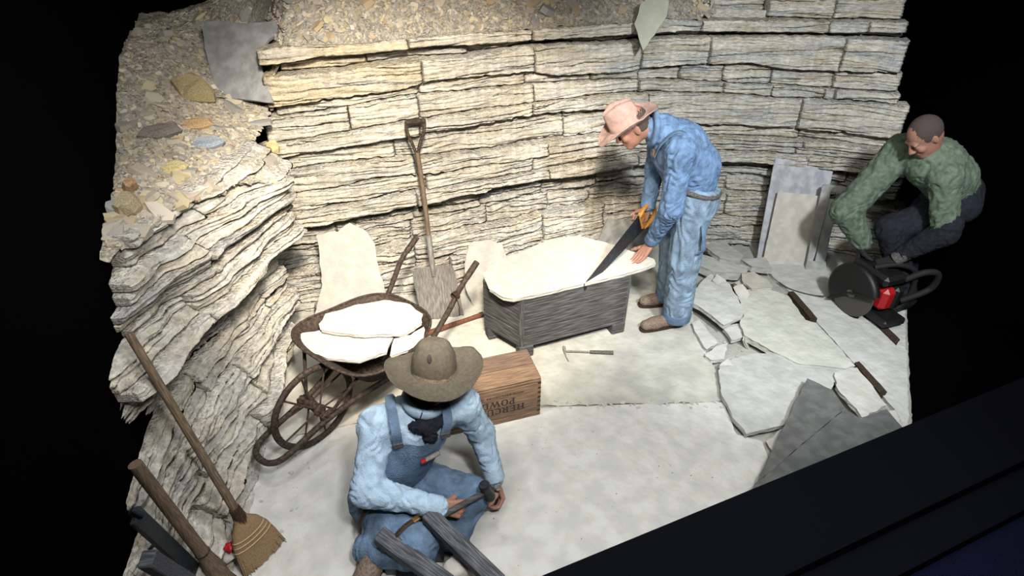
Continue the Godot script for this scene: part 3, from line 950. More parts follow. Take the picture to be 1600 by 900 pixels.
	for q in [[1.55, 1.72, 0.09], [1.95, 2.1, 0.08]]:
		var b := MB.new()
		b.slab(PackedVector2Array([Vector2(-0.15, -0.07), Vector2(0.14, -0.08), Vector2(0.16, 0.07), Vector2(-0.13, 0.06)]), q[2], 0.006, sd, 0.004)
		sd += 1
		var o := put(b, "packing_stone", M.slate)
		o.position = V(q[0], q[1], 0.0)
		tag(o, "flat grey stone packed under the %s dark slab by the black ledge" % ("left" if q[0] < 1.8 else "right"), "stone", "stones under the dark slabs")
	# dark laths set between the slabs
	var lath := [
		[[2.102, 3.577, 2.144, 3.585, 2.179, 3.246, 2.132, 3.254], 0.03, "longest dark weathered lath, in the gap behind the power saw"],
		[[2.221, 2.784, 2.256, 2.796, 2.290, 2.520, 2.244, 2.515], 0.03, "short brown weathered lath beside the narrow pale flagstone piece"],
		[[2.578, 3.291, 2.633, 3.299, 2.663, 3.041, 2.611, 2.987], 0.010, "rust stained lath on the smooth white flagstone in front of the power saw"],
		[[1.663, 3.639, 1.698, 3.656, 1.685, 3.307, 1.651, 3.300], 0.05, "dark lath in the gap between the two pale slabs behind the standing man"],
	]
	for l in lath:
		sd += 1
		var o := slab_node("wooden_lath", l[0], l[1], l[1] + 0.028 if l[1] != 0.010 else 0.010, M.lath, null, sd, 0.002, 0.002)
		tag(o, l[2], "lath", "laths between the flagstones")

# ---------------------------------------------------------------- the museum around it
func partition_panel(w: Node3D, fa: float, fb: float):
	var p0 := V(partition_x(fa), fa, 0); var p1 := V(partition_x(fb), fb, 0)
	var dir := (p1 - p0).normalized()
	var bs := Basis(dir, Vector3.UP, dir.cross(Vector3.UP))
	var b := MB.new()
	b.box((p0 + p1) * 0.5 + Vector3(0, 1.7, 0) - Vector3(-dir.z, 0, dir.x) * 0.05, Vector3(p0.distance_to(p1), 4.2, 0.1), bs, 0.002)
	put(b, "panel", M.matte, w)

func build_enclosure():
	var w := struct("wall_side_left", "matt black partition on the left of the diorama")
	var b := MB.new()
	# partition: plan line from near the visitor to the back
	for leg in [[-0.6, 1.93], [1.93, 5.4]]:
		partition_panel(w, leg[0], leg[1])
	w = struct("wall_side_right", "matt black partition on the right of the diorama")
	b = MB.new()
	b.box(V(3.55, 2.4, 1.7), Vector3(0.1, 4.2, 6.0), Basis.IDENTITY, 0.002)
	put(b, "panel", M.matte, w)
	w = struct("wall_behind", "matt black panel behind the quarry face")
	b = MB.new()
	b.box(V(0.2, 5.45, 1.7), Vector3(6.8, 4.2, 0.1), Basis.IDENTITY, 0.002)
	put(b, "panel", M.matte, w)
	w = struct("ceiling", "black ceiling over the diorama")
	b = MB.new()
	b.box(V(0.2, 2.4, 3.85), Vector3(7.0, 0.1, 6.4), Basis.IDENTITY, 0.002)
	put(b, "panel", M.matte, w)
	w = struct("wall_visitor", "dark wall behind the visitors")
	b = MB.new()
	b.box(V(0.2, -0.65, 1.7), Vector3(6.8, 4.2, 0.1), Basis.IDENTITY, 0.002)
	put(b, "panel", M.matte, w)
	w = struct("floor_stage", "black stage floor around the diorama")
	b = MB.new()
	b.box(V(0.2, 2.4, -0.17), Vector3(7.0, 0.12, 6.4), Basis.IDENTITY, 0.002)
	put(b, "panel", M.matte, w)
	# black ledge in front of the visitors and their carpeted platform
	w = struct("trim_1", "black ledge between the visitors and the diorama")
	var a := V(0.083, 0.80, 1.10); var c := V(1.26, 1.285, 1.10)
	var ed := (c - a).normalized()
	var back := Vector3(-ed.z, 0, ed.x)   # towards the visitors
	var e0 := a - ed * 1.6; var e1 := c + ed * 2.2
	var lb := MB.new()
	lb.prism([e0 + Vector3(0, -1.24, 0), e1 + Vector3(0, -1.24, 0), e1 + back * 0.24 + Vector3(0, -1.24, 0), e0 + back * 0.24 + Vector3(0, -1.24, 0)], [e0, e1, e1 + back * 0.24, e0 + back * 0.24])
	put(lb, "coping", M.ledge, w)
	lb = MB.new()
	var k0 := e0 + back * 0.24 + Vector3(0, -0.05, 0); var k1 := e1 + back * 0.24 + Vector3(0, -0.05, 0)
	lb.prism([k0 + Vector3(0, -0.1, 0), k1 + Vector3(0, -0.1, 0), k1 + back * 0.1 + Vector3(0, -0.1, 0), k0 + back * 0.1 + Vector3(0, -0.1, 0)], [k0, k1, k1 + back * 0.1, k0 + back * 0.1])
	put(lb, "kerb", M.ledge, w)
	w = struct("floor_platform", "blue carpeted visitor platform")
	lb = MB.new()
	var f0 := e0 + back * 0.24 + Vector3(0, -0.10, 0); var f1 := e1 + back * 0.24 + Vector3(0, -0.10, 0)
	lb.prism([f0 + Vector3(0, -1.1, 0), f1 + Vector3(0, -1.1, 0), f1 + back * 1.5 + Vector3(0, -1.1, 0), f0 + back * 1.5 + Vector3(0, -1.1, 0)], [f0, f1, f1 + back * 1.5, f0 + back * 1.5])
	put(lb, "carpet", M.carpet, w)

func build_lamps():
	for i in LAMPS.size():
		var l: Array = LAMPS[i]
		var at := V(l[0][0], l[0][1], l[0][2]); var aim := V(l[1][0], l[1][1], l[1][2])
		var t := thing("spotlight", "black ceiling spotlight " + l[5], "spotlight", at, "spotlights over the diorama")
		t.look_at_from_position(at, aim, Vector3.UP)
		var b := MB.new()
		b.lathe([[0.0, 0.17], [0.05, 0.165], [0.062, 0.14], [0.066, 0.0], [0.060, 0.0], [0.056, 0.03], [0.0, 0.03]], 20, Basis(Vector3.RIGHT, PI / 2))
		put(b, "lamp_housing", M.black, t)
		b = MB.new()
		b.lathe([[0.0, 0.02], [0.054, 0.02], [0.054, 0.024], [0.0, 0.024]], 20, Basis(Vector3.RIGHT, PI / 2))
		var em := StandardMaterial3D.new()
		em.albedo_color = Color(0.9, 0.9, 0.9)
		em.emission_enabled = true
		em.emission = Color(l[3][0], l[3][1], l[3][2])
		em.emission_energy_multiplier = 2.0
		put(b, "lens", em, t)
		var s := SpotLight3D.new()
		s.name = "lamp_light"
		t.add_child(s)
		s.position = Vector3(0, 0, -0.03)
		s.light_color = Color(l[3][0], l[3][1], l[3][2])
		s.light_energy = l[2]
		s.light_size = 0.16
		s.spot_range = 9.0
		s.spot_attenuation = 2.0
		s.spot_angle = l[4]
		s.spot_angle_attenuation = 0.6
		s.shadow_enabled = true

	var pt := V(FILL_PANEL[0][0], FILL_PANEL[0][1], FILL_PANEL[0][2])
	var box := thing("added_fill_panel", "added soft fill light panel, out of view under the ceiling above the visitors", "fill_lamp", pt)  # unseen fill source, added to soften shadows and brighten the rock
	box.look_at_from_position(pt, V(FILL_PANEL[1][0], FILL_PANEL[1][1], FILL_PANEL[1][2]), Vector3.UP)
	var hb := MB.new()
	hb.box(Vector3(0, 0, 0.06), Vector3(FILL_PANEL[2][0] + 0.06, FILL_PANEL[2][1] + 0.06, 0.08), Basis.IDENTITY, 0.01)
	put(hb, "housing", M.black, box)
	hb = MB.new()
	hb.box(Vector3(0, 0, 0.012), Vector3(FILL_PANEL[2][0], FILL_PANEL[2][1], 0.008), Basis.IDENTITY, 0.002)
	var dm := StandardMaterial3D.new()
	dm.albedo_color = Color(0.9, 0.9, 0.9)
	dm.emission_enabled = true
	dm.emission = Color(1.0, 0.985, 0.95)
	dm.emission_energy_multiplier = 0.5
	put(hb, "diffuser", dm, box)
	var al := AreaLight3D.new()
	al.name = "fill_light"
	box.add_child(al)
	al.area_size = Vector2(FILL_PANEL[2][0], FILL_PANEL[2][1])
	al.area_normalize_energy = true
	al.light_color = Color(1.0, 0.985, 0.95)
	al.light_energy = FILL_PANEL[3]
	al.area_range = 9.0
	al.shadow_enabled = true

# ---------------------------------------------------------------- props
func lean_basis(yaw: float, lean: float) -> Basis:
	# x along the foot of the piece, y up its face, z out of the face towards the viewer
	var a := deg_to_rad(yaw); var l := deg_to_rad(lean)
	var u := Vector3(cos(a), 0, -sin(a))
	var bk := Vector3(-sin(a), 0, -cos(a))
	var w := bk * sin(l) + Vector3.UP * cos(l)
	return Basis(u, w, u.cross(w))

func lean_slab(called: String, at: Vector3, yaw: float, lean: float, a: Array, thick: float, m: Material, sd: int, label: String, jag := 0.004, tone := Color(1, 1, 1), group := "", step := 0.03) -> MeshInstance3D:
	var pp := PackedVector2Array()
	var low := 1e9
	for i in range(0, a.size(), 2):
		pp.append(Vector2(a[i], -a[i + 1]))
	var b := MB.new()
	b.col = tone
	b.slab(pp, thick, jag, sd, 0.003, step)
	var o := put(b, called, m)
	var lb := lean_basis(yaw, lean)
	o.transform = Transform3D(Basis(lb.x, lb.z, -lb.y), at - lb.z * thick)
	tag(o, label, "stone slab", group)
	return o

func board(parent: Node3D, called: String, a: Vector3, b: Vector3, hgt: float, thick: float, m: Material, bev := 0.004) -> MeshInstance3D:
	# a plank from a to b (centre line), hgt in the upright direction
	var x := (b - a).normalized()
	var z := x.cross(Vector3.UP)
	z = z.normalized() if z.length() > 0.05 else Vector3.RIGHT
	var y := z.cross(x)
	var k := MB.new()
	k.box(Vector3.ZERO, Vector3(a.distance_to(b), hgt, thick), Basis.IDENTITY, bev)
	var o := put(k, called, m, parent)
	o.transform = Transform3D(Basis(x, y, z), (a + b) * 0.5)
	return o

func build_leaning_slabs():
	var g := "pale slabs leaning on the quarry face"
	lean_slab("leaning_slab", V(-0.95, 3.2, 0.0), 10, 14, [-0.312, 0.694, -0.199, 0.710, -0.180, 0.700, -0.093, 0.758, -0.002, 0.697, 0.049, 0.604, 0.047, 0.486, 0.069, 0.344, 0.089, 0.184, 0.07, 0.0, -0.40, 0.0, -0.417, 0.115, -0.372, 0.235, -0.325, 0.348, -0.322, 0.499, -0.311, 0.570], 0.022, M.pale, 1, "tall cream slab with a notched top leaning on the wall behind the wheelbarrow", 0.003)
	lean_slab("leaning_slab", V(-0.25, 3.45, 0.0), 18, 14, [-0.065, 0.338, -0.023, 0.462, 0.013, 0.489, 0.131, 0.484, 0.223, 0.431, 0.256, 0.291, 0.248, 0.0, -0.032, 0.0, -0.080, 0.152], 0.02, M.pale, 2, "small white slab leaning on the wall between shovel and wooden chest", 0.003)
	lean_slab("leaning_slab", V(0.62, 3.78, 0.0), 18, 18, [0.05, 0.0, 0.060, 0.291, 0.100, 0.326, 0.178, 0.466, 0.370, 0.422, 0.470, 0.381, 0.534, 0.214, 0.501, 0.0], 0.02, M.slate, 3, "grey slab leaning on the wall behind the hand saw", 0.003)
	g = "sawn slabs leaning on the right wall"
	lean_slab("sawn_slab", V(2.05, 4.08, 0.0), -3, 22, [0.050, 0.866, 0.521, 0.835, 0.433, 0.0, -0.005, 0.0], 0.02, M.lightslate, 4, "tall grey slab leaning on the right wall, hindmost of its stack", 0.001, Color(0.92, 0.92, 0.95), "", 0.06)
	lean_slab("sawn_slab", V(2.05, 4.02, 0.0), -3, 22, [0.077, 0.588, 0.413, 0.560, 0.377, 0.0, 0.024, 0.0], 0.018, M.pale, 5, "smooth white slab leaning in front of the tall grey slab", 0.001, Color(1.0, 1.0, 1.0), "", 0.06)
	lean_slab("sawn_slab", V(2.05, 3.98, 0.0), -3, 22, [0.461, 0.559, 0.531, 0.555, 0.493, 0.0, 0.421, 0.0], 0.016, M.lightslate, 6, "narrow grey strip of slab leaning beside the white slab", 0.001, Color(1, 1, 1), "", 0.06)
	var fr := lean_slab("square_frame", V(2.05, 3.95, 0.0), -3, 22, [0.383, 0.665, 0.405, 0.685, 0.881, 0.627, 0.865, 0.571, 0.452, 0.632, 0.389, 0.071, 0.492, 0.064, 0.500, 0.0, 0.340, 0.0], 0.018, M.lightslate, 7, "grey C shaped frame leaning in front of the white slab", 0.0005, Color(0.80, 0.79, 0.74), "", 0.1)
	fr.set_meta("category", "frame")
	# up on the rubble
	lean_slab("rubble_slab", V(-1.495, 3.49, 1.475), -8, 45, [-0.520, 0.544, -0.408, 0.548, -0.232, 0.540, -0.079, 0.550, 0.036, 0.584, 0.064, 0.549, -0.06, 0.43, -0.10, 0.347, -0.062, 0.230, 0.050, 0.02, -0.313, 0.04, -0.383, 0.194, -0.463, 0.372], 0.02, M.lightslate, 8, "large smooth grey slab lying on the rubble slope, upper left", 0.002, Color(0.62, 0.62, 0.62), "", 0.05)
	lean_slab("rubble_slab", V(0.85, 4.26, 1.62), -5, 35, [0.090, 0.367, 0.225, 0.346, 0.212, 0.242, 0.066, 0.0, 0.001, 0.184, 0.039, 0.321], 0.025, M.floor, 9, "greenish pale slab leaning at the top edge of the wall above the pink hat", 0.003, Color(0.72, 0.74, 0.62))

func build_rubble_stones():
	var list := [
		# at x, f, size, yaw, tilt, tone, label
		[-1.66, 3.02, 0.075, 0.5, 0.25, Color(0.30, 0.34, 0.40), Vector3(1.3, 0.35, 0.6), "blue grey flat stone in the middle of the rubble slope"],
		[-1.86, 2.98, 0.09, 0.9, 0.3, Color(0.22, 0.20, 0.19), Vector3(1.3, 0.4, 0.6), "dark brown flat stone on the rubble slope left of the blue grey one"],
		[-1.76, 3.16, 0.075, 0.4, 0.25, Color(0.44, 0.32, 0.18), Vector3(1.3, 0.4, 0.6), "tan flat stone just above the blue grey one"],
		[-1.88, 3.45, 0.13, 1.3, 0.7, Color(0.38, 0.31, 0.18), Vector3(0.9, 0.5, 1.0), "ochre pointed boulder left of the grey slab on the slope"],
		[-1.40, 3.24, 0.05, 0.2, 0.3, Color(0.62, 0.53, 0.28), Vector3(1.0, 0.7, 0.8), "small yellow stone at the edge of the rubble where it meets the wall"],
		[-1.70, 2.72, 0.065, 0.7, 0.2, Color(0.58, 0.50, 0.27), Vector3(1.2, 0.5, 0.7), "yellow stone on the lower rubble slope"],
		[-1.74, 2.36, 0.075, 0.2, 0.3, Color(0.44, 0.37, 0.24), Vector3(0.8, 0.8, 1.0), "tan blocky stone at the left end of the rubble slope"],
		[-1.80, 2.50, 0.05, 0.9, 0.5, Color(0.42, 0.27, 0.15), Vector3(0.7, 1.0, 0.7), "reddish brown stone at the left end of the rubble slope"],
		[-1.36, 3.32, 0.11, 0.4, 0.5, Color(0.24, 0.21, 0.20), Vector3(0.8, 0.7, 0.6), "dark brown boulder at the foot of the wall left of the tall cream slab"],
		[-1.40, 3.12, 0.10, 1.2, 0.2, Color(0.45, 0.40, 0.31), Vector3(1.0, 0.7, 0.8), "tan boulder at the foot of the wall behind the wheelbarrow tray"],
		[-1.05, 4.28, 0.12, 0.3, 0.5, Color(0.36, 0.27, 0.18), Vector3(1.3, 0.4, 0.7), "brown flat stone lying above the top of the wall"],
	]
	var r := RandomNumberGenerator.new()
	r.seed = 55
	for q in list:
		var bot := []; var mid := []; var top := []
		var m := 9
		for i in m:
			var a := TAU * (i + r.randf_range(-0.3, 0.3)) / m
			var k := r.randf_range(0.75, 1.1)
			bot.append(Vector3(cos(a) * k * 0.85, -0.9, sin(a) * k * 0.85))
			mid.append(Vector3(cos(a) * k, r.randf_range(-0.2, 0.3), sin(a) * k))
			top.append(Vector3(cos(a) * k * 0.8, 0.75 + r.randf_range(-0.2, 0.25), sin(a) * k * 0.8))
		var b := MB.new()
		b.col = q[5]
		b.xf = Transform3D(Basis(Vector3.UP, q[3]) * Basis(Vector3.RIGHT, q[4]) * Basis.from_scale(q[6] * q[2]), Vector3.ZERO)
		for i in m:
			var j := (i + 1) % m
			b.quad(bot[i], mid[i], mid[j], bot[j])
			b.quad(mid[i], top[i], top[j], mid[j])
		b.fan(top); b.fan(bot, true)
		var o := put(b, "rubble_stone", M.chip)
		o.position = V(q[0], q[1], q[2] * 0.6 if q[7].contains("foot of the wall") else rub_h(q[0], q[1]) + q[2] * 0.2)
		tag(o, q[7], "stone", "larger stones on the rubble slope")

func build_shovel():
	var t := thing("shovel", "square mouthed shovel with a D grip leaning on the wall", "shovel")
	t.transform = Transform3D(lean_basis(15, 17), V(-0.5, 3.31, 0.0))
	var b := MB.new()
	for side in 2:
		var P := PackedVector3Array()
		var nu := 13; var nv := 12
		for j in nv:
			var y := lerpf(0.0, 0.40, float(j) / (nv - 1))
			var sh := 1.0 if j < nv - 2 else (0.97 if j == nv - 2 else 0.9)
			for i in nu:
				var q := float(i) / (nu - 1) * 2.0 - 1.0
				var cx := lerpf(-0.002, -0.040, y / 0.4)
				var z := 0.02 + 0.045 * q * q * (0.6 + y) - 0.018 * exp(-pow(q * 5.0, 2.0)) * -1.0 * (y / 0.4) + 0.03 * pow(y / 0.4, 3.0)
				P.append(Vector3(cx + q * 0.148 * sh, y + (0.010 * sin(q * 9.0) if j == 0 else 0.0), z - side * 0.003))
		b.grid(P, nu, nv)
	put(b, "blade", M.oldsteel, t)
	b = MB.new()
	b.tube([Vector3(-0.036, 0.33, 0.055), Vector3(-0.038, 0.42, 0.07), Vector3(-0.038, 0.52, 0.062), Vector3(-0.037, 0.62, 0.055)], [0.012, 0.021, 0.02, 0.019], 12)
	put(b, "socket", M.oldsteel, t)
	b = MB.new()
	b.tube(curve([Vector3(-0.037, 0.58, 0.056), Vector3(-0.034, 0.8, 0.045), Vector3(-0.035, 1.0, 0.03), Vector3(-0.04, 1.17, 0.02)]), [0.0165], 12)
	put(b, "shaft", M.handle, t)
	var gr := sub(t, "grip")
	for s in [-1.0, 1.0]:
		b = MB.new()
		b.tube(curve([Vector3(-0.04, 1.14, 0.02), Vector3(-0.04 + s * 0.022, 1.22, 0.018), Vector3(-0.032 + s * 0.055, 1.31, 0.014), Vector3(-0.026 + s * 0.058, 1.375, 0.012)]), [0.011], 10)
		put(b, "grip_arm", M.rust, gr)
	b = MB.new()
	b.tube([Vector3(-0.09, 1.362, 0.012), Vector3(-0.06, 1.368, 0.012), Vector3(-0.02, 1.368, 0.012), Vector3(0.038, 1.366, 0.012)], [0.014, 0.019, 0.019, 0.014], 12)
	put(b, "grip_bar", M.rust, gr)

func build_wheelbarrow():
	var t := thing("wheelbarrow", "rusty iron wheelbarrow with a spoked wheel, loaded with pale slabs", "wheelbarrow")
	t.transform = Transform3D(Basis(Vector3(-0.6, 0, 0.8), Vector3.UP, Vector3(-0.8, 0, -0.6)), V(-0.8, 2.55, 0))
	# tray
	var tray := sub(t, "tray")
	var b := MB.new()
	var rim := []
	var n := 48
	var P := PackedVector3Array()
	var lev := [[0.0, 0.31], [0.45, 0.305], [0.56, 0.32], [0.78, 0.42], [1.0, 0.50], [1.03, 0.505], [1.035, 0.498], [1.0, 0.492], [0.78, 0.412], [0.56, 0.31]]
	for q in lev:
		for i in n:
			var a := TAU * i / n
			var cx := signf(cos(a)) * pow(absf(cos(a)), 0.62)
			var cz := signf(sin(a)) * pow(absf(sin(a)), 0.62)
			var fx := 0.03 + cx * 0.33
			var hw := lerpf(0.27, 0.36, clampf((fx + 0.3) / 0.66, 0.0, 1.0))
			var y: float = q[1] + (0.04 * clampf(fx / 0.36, 0.0, 1.0) if q[0] > 0.7 else 0.0)
			P.append(Vector3(0.03 + (fx - 0.03) * q[0] - 0.02 * (1.0 - q[0]), y, cz * hw * q[0]))
	b.grid(P, n, lev.size(), true)
	put(b, "pan", M.rust, tray)
	b = MB.new()
	var rp := []
	for i in n + 1:
		rp.append(P[5 * n + i % n])
	b.tube(rp, [0.008], 8, false)
	put(b, "rolled_rim", M.rust, tray)
	# tube frame: handles, rails and the loop in front of the wheel, one bent pipe each side
	var fr := sub(t, "frame")
	for s in [-1.0, 1.0]:
		b = MB.new()
		b.tube(curve([Vector3(-0.63, 0.70, s * 0.25), Vector3(-0.50, 0.62, s * 0.25), Vector3(-0.36, 0.47, s * 0.235), Vector3(-0.2, 0.34, s * 0.215), Vector3(0.05, 0.29, s * 0.19), Vector3(0.3, 0.25, s * 0.13), Vector3(0.5, 0.22, s * 0.105), Vector3(0.72, 0.18, s * 0.10), Vector3(0.79, 0.17, s * 0.06), Vector3(0.805, 0.168, 0)]), [0.0165], 12)
		put(b, "pipe", M.rust, fr)
		b = MB.new()
		b.tube([Vector3(-0.65, 0.715, s * 0.25), Vector3(-0.55, 0.655, s * 0.25)], [0.019, 0.0195], 12)
		put(b, "handle_grip", M.rust, fr)
		b = MB.new()
		b.tube(curve([Vector3(-0.18, 0.34, s * 0.215), Vector3(-0.26, 0.1, s * 0.24), Vector3(-0.28, 0.0, s * 0.24)]), [0.013], 10)
		put(b, "leg", M.rust, t)
		b = MB.new()
		b.tube([Vector3(0.43, 0.24, s * 0.10), Vector3(0.30, 0.47, s * 0.22)], [0.010], 8)
		b.box(Vector3(0.45, 0.245, s * 0.098), Vector3(0.07, 0.05, 0.03), Basis.IDENTITY, 0.006)
		put(b, "tray_stay", M.rust, t)
	# a wire twisted round one handle
	b = MB.new()
	var wp := []
	for i in 40:
		var a := i * 0.55
		wp.append(Vector3(-0.46 + i * 0.0008, 0.585 + 0.024 * sin(a), -0.25 + 0.024 * cos(a)))
	wp.append(Vector3(-0.44, 0.52, -0.28)); wp.append(Vector3(-0.43, 0.46, -0.285))
	b.tube(wp, [0.0035], 6)
	put(b, "wire_tie", M.leather, t)
	# wheel
	var wh := sub(t, "wheel")
	var c := Vector3(0.45, 0.255, 0)
	b = MB.new()
	var ring := []
	for i in 49:
		var a := TAU * i / 48
		ring.append(c + Vector3(cos(a), sin(a), 0) * 0.24)
	b.tube(ring, [0.016], 10, false, 1.2)
	put(b, "rim", M.rust, wh)
	for i in 10:
		var a := TAU * i / 10 + 0.2
		b = MB.new()
		var s := 1.0 if i % 2 == 0 else -1.0
		b.tube([c + Vector3(0, 0, s * 0.04) + Vector3(cos(a), sin(a), 0) * 0.02, c + Vector3(cos(a), sin(a), 0) * 0.232], [0.0055], 7)
		put(b, "spoke", M.rust, wh)
	b = MB.new()
	b.lathe([[0.0, -0.06], [0.03, -0.06], [0.036, -0.05], [0.03, -0.03], [0.026, 0.0], [0.03, 0.03], [0.036, 0.05], [0.03, 0.06], [0.0, 0.06]], 16, Basis(Vector3.RIGHT, PI / 2), c)
	put(b, "hub", M.rust, wh)
	b = MB.new()
	b.tube([c + Vector3(0, 0, -0.12), c + Vector3(0, 0, 0.12)], [0.011], 10)
	put(b, "axle", M.rust, wh)
	# its load
	var g := "slabs in the wheelbarrow"
	var o := slab_node("barrow_slab", [-1.20, 2.44, -1.173, 2.50, -1.079, 2.525, -0.857, 2.50, -0.660, 2.487, -0.676, 2.343, -0.808, 2.272, -0.982, 2.297, -1.128, 2.36], 0.51, 0.02, M.pale, null, 61, 0.005)
	tag(o, "cream slab lying lowest and foremost in the wheelbarrow", "stone slab", g)
	o = slab_node("barrow_slab", [-1.08, 2.540, -1.07, 2.629, -0.902, 2.721, -0.760, 2.766, -0.602, 2.721, -0.517, 2.629, -0.513, 2.55, -0.594, 2.448, -0.838, 2.448, -1.003, 2.475, -1.06, 2.492], 0.545, 0.022, M.pale, null, 62, 0.006)
	tag(o, "cream slab lying on top at the back of the wheelbarrow", "stone slab", g)
	o = slab_node("barrow_slab", [-0.647, 2.440, -0.56, 2.47, -0.50, 2.54, -0.49, 2.45, -0.54, 2.37, -0.645, 2.302], 0.52, 0.018, M.pale, null, 63, 0.005)
	tag(o, "small cream slab at the handle end of the wheelbarrow, behind the brown hat", "stone slab", g)
	o = slab_node("barrow_slab", [-1.05, 2.50, -0.62, 2.50, -0.60, 2.70, -0.98, 2.66], 0.520, 0.024, M.pale, null, 64, 0.006)
	tag(o, "thin cream slab sandwiched under the top slab in the wheelbarrow", "stone slab", g)

func build_chest():
	var t := thing("wooden_chest", "weathered dark grey plank chest under the slab being sawn", "chest")
	var A := V(0.055, 2.875, 0); var B := V(0.785, 3.155, 0); var C := V(-0.185, 3.09, 0); var D := V(0.545, 3.37, 0)
	var hs := [0.155, 0.285, 0.412]
	var up := Vector3.UP
	for k in 3:
		for e in [[A, B], [A, C], [C, D], [B, D]]:
			var o: MeshInstance3D = board(t, "plank", e[0] + up * hs[k], e[1] + up * hs[k], 0.126 - 0.002 * (k % 2), 0.02, M.greywood)
	var cen: Vector3 = (A + B + C + D) * 0.25
	for q in [A, B, C, D]:
		var p: Vector3 = q.lerp(cen, 0.03)
		board(t, "corner_post", p + up * 0.09, p + up * 0.472, 0.03, 0.03, M.greywood, 0.003)
		var b := MB.new()
		var w: Vector3 = q.lerp(cen, 0.12)
		b.box(w + up * 0.046, Vector3(0.10, 0.092, 0.08), Basis(up, 0.36), 0.008)
		put(b, "foot", M.greywood, t)
	var bt := MB.new()
	bt.prism([A + up * 0.085, C + up * 0.085, D + up * 0.085, B + up * 0.085], [A + up * 0.105, C + up * 0.105, D + up * 0.105, B + up * 0.105])
	put(bt, "bottom_board", M.greywood, t)
	# tool marks: batten along the lower front edge
	board(t, "batten", A.lerp(B, 0.02) + up * 0.092, A.lerp(B, 0.98) + up * 0.092, 0.02, 0.026, M.greywood, 0.003)
	var o := slab_node("sawn_flagstone", [-0.186, 3.123, -0.140, 2.949, -0.055, 2.860, 0.008, 2.840, 0.278, 2.935, 0.465, 3.012, 0.724, 3.115, 0.883, 3.192, 0.956, 3.239, 0.955, 3.295, 0.814, 3.403, 0.715, 3.481, 0.481, 3.607, 0.282, 3.561, 0.000, 3.336, -0.094, 3.279], 0.50, 0.024, M.pale, null, 65, 0.003)
	tag(o, "broad cream flagstone lying on the wooden chest, being sawn", "stone slab")

func text_part(parent: Node3D, called: String, s: String, size: float, at: Vector3, bold: int, m: Material, wid := 0.0):
	var tm := TextMesh.new()
	var f := SystemFont.new()
	f.font_names = PackedStringArray(["Droid Serif"])
	f.font_weight = bold
	tm.font = f
	tm.text = s
	tm.font_size = 64
	tm.pixel_size = size / 64.0
	tm.depth = 0.0015
	var o := MeshInstance3D.new()
	o.name = called
	o.mesh = tm
	o.material_override = m
	parent.add_child(o, true)
	o.position = at
	o.rotation = Vector3(0, 0, PI)
	if wid > 0.0:
		var w := tm.get_aabb().size.x
		if w > 0.01:
			o.scale = Vector3(wid / w, 1, 1)
	o.set_meta("label", "printed words " + s)

func build_crate():
	var t := thing("powder_crate", "brown wooden explosives crate lying upside down behind the seated man", "crate")
	var L := 0.55; var Dp := 0.26; var Hh := 0.30
	var xr := Vector3(0.956, 0, -0.295).normalized()
	var zc := xr.cross(Vector3.UP)
	var fr := V(0.165, 2.365, 0)
	t.transform = Transform3D(Basis(xr, Vector3.UP, zc), fr - xr * L * 0.5 - zc * Dp * 0.5)
	var wi := 0
	var crate_woods := [M.cratewood, M.cratewood2, M.cratewood3]
	var hs := [[0.02, 0.04], [0.092, 0.103], [0.205, 0.122], [0.277, 0.020]]
	for s in [1.0, -1.0]:
		for q in hs:
			board(t, "side_board", Vector3(-L * 0.5, q[0], s * (Dp * 0.5 - 0.007)), Vector3(L * 0.5, q[0], s * (Dp * 0.5 - 0.007)), q[1] - 0.0035, 0.014, crate_woods[wi % 3], 0.002)
			wi += 1
		for k in 2:
			board(t, "end_board", Vector3(s * (L * 0.5 - 0.010), 0.075 + k * 0.145, -Dp * 0.5 + 0.014), Vector3(s * (L * 0.5 - 0.010), 0.075 + k * 0.145, Dp * 0.5 - 0.014), 0.143, 0.018, M.cratewood, 0.002)
	for k in 2:
		board(t, "bottom_board", Vector3(-L * 0.5, 0.294, -Dp * 0.25 + k * Dp * 0.5), Vector3(L * 0.5, 0.294, -Dp * 0.25 + k * Dp * 0.5), 0.013, Dp * 0.5 - 0.006, crate_woods[k + 1], 0.003)
	for k in 7:
		var b := MB.new()
		b.box(Vector3(L * 0.5 - 0.009, 0.045 + k * 0.036, Dp * 0.5 - 0.0065), Vector3(0.019, 0.014, 0.0145), Basis.IDENTITY, 0.001)
		put(b, "corner_joint", M.leather, t)
	var z := Dp * 0.5 + 0.0006
	text_part(t, "lettering", "HERCULES", 0.064, Vector3(0.005, 0.110, z), 700, M.ink, 0.345)
	text_part(t, "lettering", "POWDER", 0.064, Vector3(-0.02, 0.168, z), 700, M.ink, 0.285)
	text_part(t, "lettering", "HIGH EXPLOSIVES  DANGEROUS", 0.017, Vector3(-0.02, 0.222, z), 500, M.ink, 0.38)
	var lb := MB.new()
	lb.box(Vector3(-0.02, 0.204, z - 0.0004), Vector3(0.20, 0.003, 0.001), Basis.IDENTITY, 0.0002)
	put(lb, "printed_rule", M.ink, t)

